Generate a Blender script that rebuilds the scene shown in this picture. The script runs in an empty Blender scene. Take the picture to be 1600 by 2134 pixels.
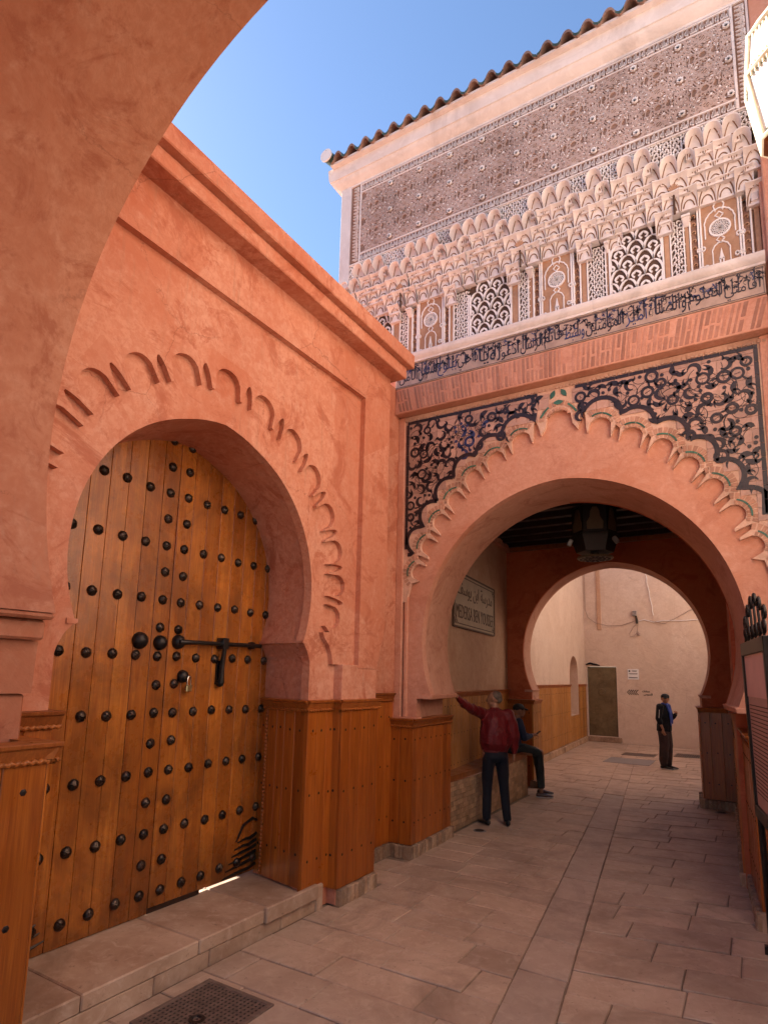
import bpy, bmesh, math, random
from mathutils import Vector, Matrix, geometry, noise
rnd = random.Random(7)
R = math.radians
PI = math.pi
sc = bpy.context.scene
col = sc.collection

# ------------------------------------------------------------------ camera, sky, sun, exposure
cd = bpy.data.cameras.new('camera')
cam = bpy.data.objects.new('camera', cd)
col.objects.link(cam)
cd.sensor_fit = 'HORIZONTAL'
cd.sensor_width = 36.0
cd.lens = 28.125
cd.shift_y = 0.09125
cd.clip_start = 0.05
cd.clip_end = 1000.0
_t, _r, _a = R(8.77), R(1.32), R(31.5)
_f = Vector((-math.sin(_a) * math.cos(_t), math.cos(_a) * math.cos(_t), math.sin(_t)))
_x0 = Vector((math.cos(_a), math.sin(_a), 0))
_u0 = _x0.cross(_f)
_rt = _x0 * math.cos(_r) + _u0 * math.sin(_r)
_up = _u0 * math.cos(_r) - _x0 * math.sin(_r)
cam.matrix_world = Matrix(((_rt.x, _up.x, -_f.x, 0), (_rt.y, _up.y, -_f.y, 0), (_rt.z, _up.z, -_f.z, 1.9), (0, 0, 0, 1)))
sc.camera = cam

SUN_EL, SUN_AZ = R(38), R(-84)
w = bpy.data.worlds.new('World')
sc.world = w
w.use_nodes = True
_nt = w.node_tree
_sky = _nt.nodes.new('ShaderNodeTexSky')
_sky.sky_type = 'NISHITA'
_sky.sun_disc = False
_sky.sun_elevation = SUN_EL
_sky.sun_rotation = SUN_AZ
_sky.air_density = 1.0
_sky.dust_density = 0.3
_sky.ozone_density = 4.0
_nt.links.new(_sky.outputs[0], _nt.nodes['Background'].inputs[0])
_nt.nodes['Background'].inputs[1].default_value = 0.062
sd = bpy.data.lights.new('sun', 'SUN')
sd.energy = 5.0
sd.angle = R(0.5)
sd.color = (1.0, 0.93, 0.82)
sun = bpy.data.objects.new('sun', sd)
col.objects.link(sun)
_sv = Vector((math.sin(SUN_AZ) * math.cos(SUN_EL), math.cos(SUN_AZ) * math.cos(SUN_EL), math.sin(SUN_EL)))
sun.rotation_euler = _sv.to_track_quat('Z', 'Y').to_euler()
sun.location = (-10, 4, 14)
sc.view_settings.view_transform = 'Standard'
sc.view_settings.look = 'None'
sc.view_settings.gamma = 1.0
sc.view_settings.use_curve_mapping = False
sc.view_settings.exposure = 2.05
sc.render.engine = 'CYCLES'
sc.cycles.max_bounces = 10
sc.cycles.diffuse_bounces = 4
sc.cycles.use_adaptive_sampling = True
sc.cycles.adaptive_threshold = 0.015
sc.cycles.use_denoising = True
sc.cycles.sample_clamp_indirect = 6.0

# ------------------------------------------------------------------ materials
MATS = {}
def newmat(name):
    m = bpy.data.materials.new(name)
    m.use_nodes = True
    MATS[name] = m
    nt = m.node_tree
    return m, nt, nt.nodes['Principled BSDF']
def N(nt, typ, **kw):
    n = nt.nodes.new(typ)
    for k, v in kw.items():
        if hasattr(n, k):
            setattr(n, k, v)
        else:
            n.inputs[k].default_value = v
    return n
def coords(nt, scale=(1, 1, 1), rot=(0, 0, 0), src='Object'):
    tc = N(nt, 'ShaderNodeTexCoord')
    mp = N(nt, 'ShaderNodeMapping')
    mp.inputs['Scale'].default_value = scale
    mp.inputs['Rotation'].default_value = rot
    nt.links.new(tc.outputs[src], mp.inputs['Vector'])
    return mp.outputs[0]
def noi(nt, vec, scale, detail=6, rough=.6, dist=0.0):
    n = N(nt, 'ShaderNodeTexNoise')
    n.inputs['Scale'].default_value = scale
    n.inputs['Detail'].default_value = detail
    n.inputs['Roughness'].default_value = rough
    n.inputs['Distortion'].default_value = dist
    if vec is not None:
        nt.links.new(vec, n.inputs['Vector'])
    return n.outputs['Fac']
def ramp(nt, fac, stops):
    r = N(nt, 'ShaderNodeValToRGB')
    e = r.color_ramp.elements
    while len(e) < len(stops):
        e.new(.5)
    for i, (p, c) in enumerate(stops):
        e[i].position = p
        e[i].color = (c, c, c, 1) if isinstance(c, (int, float)) else (*c, 1)
    nt.links.new(fac, r.inputs[0])
    return r.outputs[0]
def mix(nt, fac, a, b, mode='MIX'):
    m = N(nt, 'ShaderNodeMix', data_type='RGBA', blend_type=mode)
    for sock, v in ((m.inputs['Factor'], fac), (m.inputs[6], a), (m.inputs[7], b)):
        if isinstance(v, (int, float)):
            sock.default_value = v if sock.type == 'VALUE' else (v, v, v, 1)
        elif isinstance(v, (tuple, list)):
            sock.default_value = (*v, 1)
        else:
            nt.links.new(v, sock)
    return m.outputs[2]
def bump(nt, bsdf, h, strength=.3, dist=.01, prev=None):
    b = N(nt, 'ShaderNodeBump')
    b.inputs['Strength'].default_value = strength
    b.inputs['Distance'].default_value = dist
    nt.links.new(h, b.inputs['Height'])
    if prev is not None:
        nt.links.new(prev, b.inputs['Normal'])
    nt.links.new(b.outputs[0], bsdf.inputs['Normal'])
    return b.outputs[0]
def orand(nt):
    return N(nt, 'ShaderNodeObjectInfo').outputs['Random']

def plaster(name, base, dark, light, rough=.75, scale=1.0, streak=.55, crack=True, stain=(.3, .16, .1), damp=0.0, worn=.72):
    m, nt, b = newmat(name)
    v = coords(nt)
    big = noi(nt, v, .9 * scale, 8, .62, .6)
    c = mix(nt, ramp(nt, big, [(.36, 0.), (.58, 1.)]), dark, base)
    mid = noi(nt, v, 4.5 * scale, 8, .68, 1.2)
    c = mix(nt, ramp(nt, mid, [(.48, 0.), (.72, .75)]), c, light)
    vp = N(nt, 'ShaderNodeTexVoronoi', feature='F1')        # old repairs: patches of a slightly different coat
    vp.inputs['Scale'].default_value = .75
    nt.links.new(mix(nt, .10, v, noi(nt, v, 1.6, 5, .6), 'LINEAR_LIGHT'), vp.inputs['Vector'])
    sepc = N(nt, 'ShaderNodeSeparateColor')
    nt.links.new(vp.outputs['Color'], sepc.inputs[0])
    c = mix(nt, ramp(nt, sepc.outputs[0], [(.62, 0.), (.66, .32)]), c, light)
    c = mix(nt, ramp(nt, sepc.outputs[1], [(.68, 0.), (.72, .38)]), c, dark)
    mott = noi(nt, v, 22 * scale, 5, .7, .4)
    c = mix(nt, ramp(nt, mott, [(.42, .5), (.60, 0.)]), c, dark)
    # worn patches where an older red coat shows
    pat = noi(nt, coords(nt, (1, 1, 1.3)), 2.1 * scale, 12, .76, 1.1)
    c = mix(nt, ramp(nt, pat, [(.52, 0.), (.60, worn)]), c, (dark[0] * .82, dark[1] * .72, dark[2] * .7))
    # vertical rain streaks
    st = noi(nt, coords(nt, (7, 7, .35)), 2.2, 6, .7)
    st2 = noi(nt, v, .6, 3)
    sfac = mix(nt, 1.0, ramp(nt, st, [(.56, 0.), (.74, streak)]), ramp(nt, st2, [(.42, 0.), (.6, 1.)]), 'MULTIPLY')
    c = mix(nt, sfac, c, stain)
    if damp:
        dn = noi(nt, coords(nt, (1, 1, .7)), 1.3, 8, .7, .8)
        c = mix(nt, ramp(nt, dn, [(.5, 0.), (.7, damp)]), c, stain)
    if crack:
        vo = N(nt, 'ShaderNodeTexVoronoi', feature='DISTANCE_TO_EDGE')
        vo.inputs['Scale'].default_value = 1.1
        wv = noi(nt, v, 2.5, 6, .7)
        wm = mix(nt, .12, v, wv, 'LINEAR_LIGHT')
        nt.links.new(wm, vo.inputs['Vector'])
        ck = ramp(nt, vo.outputs['Distance'], [(0., .55), (.004, 0.)])
        gate = ramp(nt, noi(nt, v, .7, 3), [(.5, 0.), (.58, 1.)])
        c = mix(nt, mix(nt, 1., ck, gate, 'MULTIPLY'), c, (dark[0] * .35, dark[1] * .3, dark[2] * .3))
    nt.links.new(c, b.inputs['Base Color'])
    b.inputs['Roughness'].default_value = rough
    b.inputs['Specular IOR Level'].default_value = .25
    n1 = bump(nt, b, noi(nt, v, 3.2 * scale, 6, .6, .5), .45, .035)
    n2 = bump(nt, b, noi(nt, v, 55, 6, .7), .30, .004, n1)
    return m
plaster('plaster_orange', (.60, .265, .165), (.47, .150, .078), (.65, .345, .24))
plaster('plaster_shade_arch', (.45, .185, .105), (.36, .118, .058), (.50, .24, .15), rough=.7)  # darker copy of the orange plaster, the arch's shade put into its colour
plaster('plaster_salmon', (.60, .290, .195), (.52, .215, .130), (.65, .355, .26), crack=False, streak=.12, scale=1.3, worn=.4)
plaster('plaster_pale', (.57, .29, .195), (.48, .225, .145), (.62, .36, .265), crack=False, streak=.2, damp=.25, stain=(.34, .17, .1))
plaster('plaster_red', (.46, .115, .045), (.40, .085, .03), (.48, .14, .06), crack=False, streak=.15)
plaster('plaster_beige', (.56, .36, .24), (.48, .28, .18), (.62, .42, .30), streak=.5, damp=.5, stain=(.32, .16, .1), worn=.35)
plaster('plaster_far', (.68, .53, .43), (.60, .45, .35), (.73, .60, .51), streak=.3, damp=.3, stain=(.42, .26, .19), worn=.22)
plaster('plaster_sun', (.78, .64, .55), (.72, .57, .47), (.82, .70, .62), crack=False)  # paler than the other plasters, its colour lightened to bounce more light

def wood(name, light, dark, rough=.38, grain=1.0, wear=.25, soot=0.0, spec=.32):
    m, nt, b = newmat(name)
    tc = N(nt, 'ShaderNodeTexCoord')
    oi = N(nt, 'ShaderNodeObjectInfo')
    add = N(nt, 'ShaderNodeVectorMath', operation='MULTIPLY_ADD')
    nt.links.new(oi.outputs['Random'], add.inputs[0])
    add.inputs[1].default_value = (13.7, 9.1, 31.3)
    nt.links.new(tc.outputs['Object'], add.inputs[2])
    mp = N(nt, 'ShaderNodeMapping')
    mp.inputs['Scale'].default_value = (9 * grain, 9 * grain, .55)
    nt.links.new(add.outputs[0], mp.inputs['Vector'])
    g = noi(nt, mp.outputs[0], 2.4, 8, .62, 1.1)
    c = mix(nt, ramp(nt, g, [(.30, 0.), (.70, 1.)]), dark, light)
    mp2 = N(nt, 'ShaderNodeMapping')
    mp2.inputs['Scale'].default_value = (70, 70, 1.6)
    nt.links.new(add.outputs[0], mp2.inputs['Vector'])
    fg = noi(nt, mp2.outputs[0], 2.0, 4, .6)
    c = mix(nt, ramp(nt, fg, [(.45, .35), (.62, 0.)]), c, (dark[0] * .55, dark[1] * .5, dark[2] * .5))
    tint = ramp(nt, oi.outputs['Random'], [(0., (.78, .74, .70)), (.5, (1, 1, 1)), (1., (1.16, 1.22, 1.25))])
    c = mix(nt, 1.0, c, tint, 'MULTIPLY')
    v = tc.outputs['Object']
    spots = noi(nt, v, 9, 6, .75, .3)
    c = mix(nt, ramp(nt, spots, [(.62, 0.), (.74, wear)]), c, (.10, .03, .008))
    if soot:
        sx = N(nt, 'ShaderNodeSeparateXYZ')
        nt.links.new(v, sx.inputs[0])
        zz = ramp(nt, sx.outputs[2], [(.05, 1.), (.30, .45), (.62, .12), (.9, 0.)])
        # grime left by hands and by water: strong at the foot of the door and round the lock
        gn = noi(nt, coords(nt, (1, 1, .8)), 2.6, 8, .72, .8)
        gm = ramp(nt, gn, [(.40, 0.), (.62, 1.)])
        c = mix(nt, mix(nt, 1., gm, .55 * soot, 'MULTIPLY'), c, (.09, .028, .010))
        zn = mix(nt, 1., ramp(nt, sx.outputs[2], [(.0, 1.), (.62, 0.)]), ramp(nt, noi(nt, v, 5, 7, .7), [(.35, 0.), (.6, 1.)]), 'MULTIPLY')
        c = mix(nt, mix(nt, 1., zn, .8 * soot, 'MULTIPLY'), c, (.06, .020, .008))
    nt.links.new(c, b.inputs['Base Color'])
    rr = ramp(nt, noi(nt, v, 6, 5, .7), [(.3, rough * .8), (.7, rough * 1.35)])
    nt.links.new(rr, b.inputs['Roughness'])
    b.inputs['Specular IOR Level'].default_value = spec
    n1 = bump(nt, b, fg, .25, .002)
    bump(nt, b, g, .2, .004, n1)
    return m
wood('wood_dado', (.50, .148, .020), (.30, .068, .008), rough=.33, wear=.45, spec=.42)
wood('wood_door', (.54, .195, .034), (.34, .088, .011), rough=.27, soot=1.0, wear=.65, spec=.5)
wood('wood_cap', (.42, .13, .026), (.26, .066, .012), rough=.4)
wood('wood_pale', (.50, .23, .06), (.38, .15, .033), rough=.45)
wood('wood_bench', (.36, .13, .035), (.22, .06, .014), rough=.4)
wood('wood_dark', (.045, .020, .012), (.025, .011, .007), rough=.5)

def stone(name, base, dark, light, rough=.8, sc_=1.0, objvar=.25, spec=.3, spots=.7):
    m, nt, b = newmat(name)
    v = coords(nt)
    c = mix(nt, ramp(nt, noi(nt, v, 2.2 * sc_, 8, .65, .5), [(.35, 0.), (.66, 1.)]), dark, base)
    c = mix(nt, ramp(nt, noi(nt, v, 9 * sc_, 8, .7, .8), [(.5, 0.), (.72, .7)]), c, light)
    r0 = orand(nt)
    c = mix(nt, 1., c, ramp(nt, r0, [(0., (1 - objvar, 1 - objvar, 1 - objvar * .9)), (1., (1 + objvar, 1 + objvar * .95, 1 + objvar * .9))]), 'MULTIPLY')
    sp = noi(nt, v, 19 * sc_, 6, .85)
    c = mix(nt, ramp(nt, sp, [(.60, 0.), (.66, spots)]), c, (dark[0] * .4, dark[1] * .4, dark[2] * .4))
    st = noi(nt, v, 1.1, 6, .7, 1.0)
    c = mix(nt, ramp(nt, st, [(.50, 0.), (.66, .6)]), c, (dark[0] * .62, dark[1] * .6, dark[2] * .6))
    nt.links.new(c, b.inputs['Base Color'])
    rr = ramp(nt, noi(nt, v, 5, 5, .7), [(.3, rough * .75), (.7, min(1, rough * 1.2))])
    nt.links.new(rr, b.inputs['Roughness'])
    b.inputs['Specular IOR Level'].default_value = spec
    n1 = bump(nt, b, noi(nt, v, 6 * sc_, 8, .7), .35, .006)
    bump(nt, b, noi(nt, v, 60 * sc_, 5, .7), .3, .0022, n1)
    return m
stone('stone_paving', (.53, .385, .285), (.40, .275, .195), (.61, .465, .36), rough=.55, spec=.4, objvar=.11, spots=.85)
stone('stone_strip', (.46, .345, .27), (.38, .275, .21), (.53, .41, .33), rough=.55, spec=.4, objvar=.08)
stone('stone_step', (.52, .365, .26), (.37, .235, .155), (.60, .46, .355), rough=.6, objvar=.12)
stone('stone_plinth', (.44, .30, .20), (.25, .145, .085), (.56, .42, .31), rough=.8, sc_=2.5, objvar=.3)
stone('stone_bench', (.46, .30, .18), (.34, .20, .11), (.55, .39, .26), rough=.7, sc_=2, objvar=.25)
stone('grout', (.30, .22, .165), (.22, .155, .115), (.36, .27, .21), rough=.9, objvar=0)
stone('brick_pale', (.61, .39, .29), (.52, .31, .22), (.67, .47, .37), rough=.8, sc_=3, objvar=.16)
stone('brick_red', (.50, .265, .18), (.41, .20, .13), (.55, .33, .24), rough=.8, sc_=3, objvar=.2)
stone('brick_streak', (.47, .225, .155), (.38, .17, .11), (.53, .28, .21), rough=.85, sc_=3, objvar=.25)
stone('stucco', (.78, .70, .675), (.68, .59, .56), (.83, .76, .74), rough=.85, objvar=.05, spots=.15)
stone('stucco_line', (.86, .80, .78), (.78, .71, .69), (.88, .83, .82), rough=.85, objvar=.04, spots=.1)
stone('stucco_strap_ground', (.30, .185, .14), (.23, .135, .10), (.37, .24, .19), rough=.9, objvar=.0)
stone('stucco_rose', (.52, .385, .335), (.43, .305, .26), (.60, .47, .42), rough=.85, objvar=.05, spots=.3)
stone('stucco_brown', (.46, .265, .165), (.38, .205, .12), (.54, .34, .23), rough=.85, objvar=.08, spots=.3)
stone('stucco_incised', (.27, .145, .085), (.21, .11, .06), (.33, .19, .12), rough=.9, objvar=.0)
stone('stucco_ground', (.10, .055, .038), (.07, .037, .025), (.15, .085, .06), rough=.9, objvar=.05)
stone('stucco_ground_mid', (.27, .150, .105), (.21, .11, .075), (.33, .195, .145), rough=.9, objvar=.05)
stone('tile_pink', (.50, .30, .235), (.42, .24, .18), (.57, .37, .30), rough=.45, sc_=3, objvar=.16, spec=.45)
stone('roof_clay', (.33, .20, .15), (.22, .125, .09), (.41, .27, .21), rough=.6, sc_=3, objvar=.25)
stone('roof_green', (.075, .105, .070), (.04, .06, .04), (.15, .155, .11), rough=.4, sc_=3, objvar=.3)
stone('metal_door', (.175, .125, .062), (.12, .08, .036), (.23, .17, .09), rough=.5, sc_=1.5, objvar=0, spec=.5)

def simple(name, c, rough=.5, metal=0.0, spec=.5, var=.12, scale=18, bmp=.0, objvar=0.0):
    m, nt, b = newmat(name)
    v = coords(nt)
    k = ramp(nt, noi(nt, v, scale, 6, .7), [(.3, tuple(x * (1 - var) for x in c)), (.7, tuple(min(1, x * (1 + var)) for x in c))])
    if objvar:
        k = mix(nt, 1., k, ramp(nt, orand(nt), [(0., 1 - objvar), (1., 1 + objvar)]), 'MULTIPLY')
    nt.links.new(k, b.inputs['Base Color'])
    b.inputs['Roughness'].default_value = rough
    b.inputs['Metallic'].default_value = metal
    b.inputs['Specular IOR Level'].default_value = spec
    if bmp:
        bump(nt, b, noi(nt, v, scale * 2, 5, .7), bmp, .004)
    return m
simple('glaze_black', (.022, .015, .020), .38, spec=.5, var=.5, scale=9)
simple('glaze_blue', (.030, .040, .115), .38, spec=.5, var=.5)
simple('glaze_green', (.040, .125, .085), .35, spec=.5, var=.35, objvar=.3)
simple('tile_text', (.40, .27, .21), .45, var=.25, scale=7)
simple('iron_stud', (.050, .034, .026), .34, metal=.75, var=.5, scale=25, objvar=.35)
simple('iron', (.026, .020, .018), .42, metal=.6, var=.4)
simple('iron_grate', (.21, .15, .12), .6, metal=.4, var=.4, bmp=.3)
simple('brass', (.55, .42, .2), .3, metal=.9)
simple('steel', (.6, .58, .54), .25, metal=1.0)
simple('steel_matt', (.30, .28, .27), .5, metal=.6)
simple('nail', (.018, .008, .006), .5, metal=.3, var=.5)
simple('cream_enamel', (.72, .66, .52), .45, var=.15)
simple('milk_glass', (.78, .82, .84), .25, spec=.5, var=.04)
simple('amber_glass', (.10, .045, .02), .3, var=.2)
simple('lantern_dark', (.020, .012, .009), .5, metal=.2)
simple('lantern_pane', (.13, .085, .045), .4)
simple('paper', (.78, .76, .76), .7, var=.04)
simple('ink', (.03, .022, .022), .7)
simple('ink_brown', (.085, .045, .03), .7)
simple('plaque', (.33, .24, .155), .55, var=.16, scale=5)
simple('board_panel', (.50, .30, .24), .5, var=.08, scale=4)
simple('board_head', (.70, .42, .36), .5, var=.08, scale=4)
simple('white_cable', (.75, .72, .70), .5)
simple('dark_cable', (.35, .24, .19), .6)
simple('skin', (.31, .15, .088), .5, var=.12, scale=30)
simple('skin_dark', (.26, .12, .07), .5, var=.12, scale=30)
simple('hair_grey', (.12, .085, .065), .7, var=.3, scale=90)
simple('hair_dark', (.02, .015, .012), .6, var=.3, scale=90)
def cloth(name, c, rough=.7, fold=.5, fs=9):
    m, nt, b = newmat(name)
    v = coords(nt)
    k = ramp(nt, noi(nt, v, 14, 6, .7), [(.3, tuple(x * .82 for x in c)), (.7, tuple(x * 1.2 for x in c))])
    nt.links.new(k, b.inputs['Base Color'])
    b.inputs['Roughness'].default_value = rough
    b.inputs['Specular IOR Level'].default_value = .3
    b.inputs['Sheen Weight'].default_value = .03
    n1 = bump(nt, b, noi(nt, coords(nt, (1, 1, .55), (0, R(28), 0)), fs, 3, .5, 1.4), fold, .03)
    bump(nt, b, noi(nt, v, 300, 2), .15, .001, n1)
    return m
cloth('cloth_maroon', (.115, .005, .008), .5, .8)
cloth('cloth_denim', (.006, .007, .014), .75, .4, 12)
cloth('cloth_grey_jeans', (.022, .025, .026), .8, .4, 12)
cloth('cloth_navy', (.020, .028, .065), .8, .5)
cloth('cloth_black', (.005, .005, .009), .75, .5)
cloth('cloth_blue', (.050, .085, .36), .8, .6)
cloth('cloth_plum', (.045, .026, .026), .8, .6)
cloth('cloth_cap', (.012, .012, .014), .7, .1)
simple('leather_black', (.014, .010, .009), .35, var=.3)
simple('leather_brown', (.05, .02, .012), .3, var=.3)
simple('rubber_white', (.6, .57, .55), .6)
M = MATS

# ------------------------------------------------------------------ builders
def link(o, parent):
    col.objects.link(o)
    if parent is not None:
        o.parent = parent
        root = parent
        while root.parent is not None:
            root = root.parent
        if parent is root:
            o.matrix_parent_inverse = Matrix.Translation(-root.location)
    return o
def sharp(me, deg=35):
    for p in me.polygons:
        p.use_smooth = True
    me.set_sharp_from_angle(angle=R(deg))
def mesh(name, vs, fs, deg=None):
    me = bpy.data.meshes.new(name)
    me.from_pydata([tuple(v) for v in vs], [], fs)
    me.update()
    if deg:
        sharp(me, deg)
    return me
def mobj(name, me, mat, parent=None, mtx=None):
    o = bpy.data.objects.new(name, me)
    if mat is not None and not me.materials:
        for mm in (mat if isinstance(mat, (list, tuple)) else [mat]):
            me.materials.append(M[mm] if isinstance(mm, str) else mm)
    link(o, parent)
    if mtx is not None:
        o.matrix_basis = mtx
    return o
def thing(name, label, cat, loc=(0, 0, 0), group=None):
    o = bpy.data.objects.new(name, None)
    o.empty_display_size = .2
    col.objects.link(o)
    o.location = loc
    tag(o, label, cat, group)
    return o
def tag(o, label=None, cat=None, group=None, kind=None):
    if label: o['label'] = label
    if cat: o['category'] = cat
    if group: o['group'] = group
    if kind: o['kind'] = kind
    return o

class MB:
    def __init__(s):
        s.v = []; s.f = []
    def add(s, vs, fs):
        n = len(s.v)
        s.v += [tuple(v) for v in vs]
        s.f += [tuple(i + n for i in f) for f in fs]
    def box(s, x0, x1, y0, y1, z0, z1):
        s.add([(x0, y0, z0), (x1, y0, z0), (x1, y1, z0), (x0, y1, z0), (x0, y0, z1), (x1, y0, z1), (x1, y1, z1), (x0, y1, z1)],
              [(0, 3, 2, 1), (4, 5, 6, 7), (0, 1, 5, 4), (1, 2, 6, 5), (2, 3, 7, 6), (3, 0, 4, 7)])
    def hexa(s, p):      # 8 points: bottom ring, top ring
        s.add(p, [(0, 3, 2, 1), (4, 5, 6, 7), (0, 1, 5, 4), (1, 2, 6, 5), (2, 3, 7, 6), (3, 0, 4, 7)])
    def prism(s, poly, fr, t0, t1, holes=(), back=True):
        polys = [poly] + list(holes)
        tri = geometry.tessellate_polygon([[Vector((a, b, 0)) for a, b in p] for p in polys])
        flat = [q for p in polys for q in p]
        n = len(flat)
        vs = [fr(a, b, t0) for a, b in flat] + [fr(a, b, t1) for a, b in flat]
        fs = [tuple(t) for t in tri]
        if back:
            fs += [tuple(i + n for i in reversed(t)) for t in tri]
        k = 0
        for p in polys:
            m = len(p)
            for i in range(m):
                a, b = k + i, k + (i + 1) % m
                fs.append((a, b, b + n, a + n))
            k += m
        s.add(vs, fs)
    def tube(s, pts, r, n=8, closed=False, caps=True):
        pts = [Vector(p) for p in pts]
        m = len(pts)
        rr = r if isinstance(r, (list, tuple)) else [r] * m
        ring = []
        prev = None
        for i, p in enumerate(pts):
            d = (pts[min(i + 1, m - 1)] - pts[max(i - 1, 0)]) if not closed else (pts[(i + 1) % m] - pts[i - 1])
            if d.length < 1e-9: d = Vector((0, 0, 1))
            d.normalize()
            if prev is None:
                a = Vector((0, 0, 1)) if abs(d.z) < .9 else Vector((1, 0, 0))
                u = d.cross(a).normalized()
            else:
                u = (prev - d * prev.dot(d))
                u = u.normalized() if u.length > 1e-6 else d.orthogonal().normalized()
            prev = u
            w_ = d.cross(u)
            ring.append([p + (u * math.cos(2 * PI * k / n) + w_ * math.sin(2 * PI * k / n)) * rr[i] for k in range(n)])
        vs = [q for rg in ring for q in rg]
        fs = []
        for i in range(m if closed else m - 1):
            j = (i + 1) % m
            for k in range(n):
                fs.append((i * n + k, i * n + (k + 1) % n, j * n + (k + 1) % n, j * n + k))
        if caps and not closed:
            fs += [tuple(reversed(range(n))), tuple((m - 1) * n + k for k in range(n))]
        s.add(vs, fs)
    def ribbon(s, pts, wd, fr, t0, t1):      # raised flat stroke: pts in wall coordinates
        m = len(pts)
        L, Rr = [], []
        for i, (a, b) in enumerate(pts):
            p, q = pts[max(i - 1, 0)], pts[min(i + 1, m - 1)]
            dx, dy = q[0] - p[0], q[1] - p[1]
            l = math.hypot(dx, dy) or 1e-6
            h = (wd[i] if isinstance(wd, (list, tuple)) else wd) / 2
            L.append((a - dy / l * h, b + dx / l * h)); Rr.append((a + dy / l * h, b - dx / l * h))
        vs = [fr(*q, t0) for q in L] + [fr(*q, t0) for q in Rr] + [fr(*q, t1) for q in L] + [fr(*q, t1) for q in Rr]
        fs = []
        for i in range(m - 1):
            fs += [(i, i + 1, m + i + 1, m + i), (2 * m + i, 2 * m + i + 1, i + 1, i), (m + i, m + i + 1, 3 * m + i + 1, 3 * m + i)]
        fs += [(0, m, 3 * m, 2 * m), (m - 1, 3 * m - 1, 4 * m - 1, 2 * m - 1)]
        s.add(vs, fs)
    def lathe(s, prof, n=16, c=(0, 0, 0), axis='Z'):
        vs, fs = [], []
        for r, h in prof:
            for k in range(n):
                a = 2 * PI * k / n
                p = (r * math.cos(a), r * math.sin(a), h)
                if axis == 'X': p = (h, r * math.cos(a), r * math.sin(a))
                if axis == 'Y': p = (r * math.cos(a), h, r * math.sin(a))
                vs.append((c[0] + p[0], c[1] + p[1], c[2] + p[2]))
        for i in range(len(prof) - 1):
            for k in range(n):
                fs.append((i * n + k, i * n + (k + 1) % n, (i + 1) * n + (k + 1) % n, (i + 1) * n + k))
        fs += [tuple(reversed(range(n))), tuple((len(prof) - 1) * n + k for k in range(n))]
        s.add(vs, fs)
    def build(s, name, mat, parent=None, deg=35, mtx=None, bevel=0, kind=None, label=None):
        me = mesh(name, s.v, s.f)
        bm = bmesh.new(); bm.from_mesh(me)
        if bevel:
            bmesh.ops.bevel(bm, geom=[e for e in bm.edges if len(e.link_faces) == 2 and e.calc_face_angle(0) > .6], offset=bevel, segments=1, affect='EDGES', clamp_overlap=True)
        bmesh.ops.recalc_face_normals(bm, faces=bm.faces)
        bm.to_mesh(me); bm.free()
        if deg: sharp(me, deg)
        o = mobj(name, me, mat, parent, mtx)
        if kind: o['kind'] = kind
        if label: o['label'] = label
        return o
FL = lambda a, b, t: (t, a, b)        # wall along Y: a = y, b = z, t = x
FF = lambda a, b, t: (a, t, b)        # wall along X: a = x, b = z, t = y
def bx(name, mat, parent, x0, x1, y0, y1, z0, z1, bevel=.004, **k):
    b = MB(); b.box(x0, x1, y0, y1, z0, z1)
    return b.build(name, mat, parent, bevel=bevel, **k)
def arc(cx, cz, r, a0, a1, n):
    return [(cx + r * math.cos(R(a0 + (a1 - a0) * i / n)), cz + r * math.sin(R(a0 + (a1 - a0) * i / n))) for i in range(n + 1)]

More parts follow.
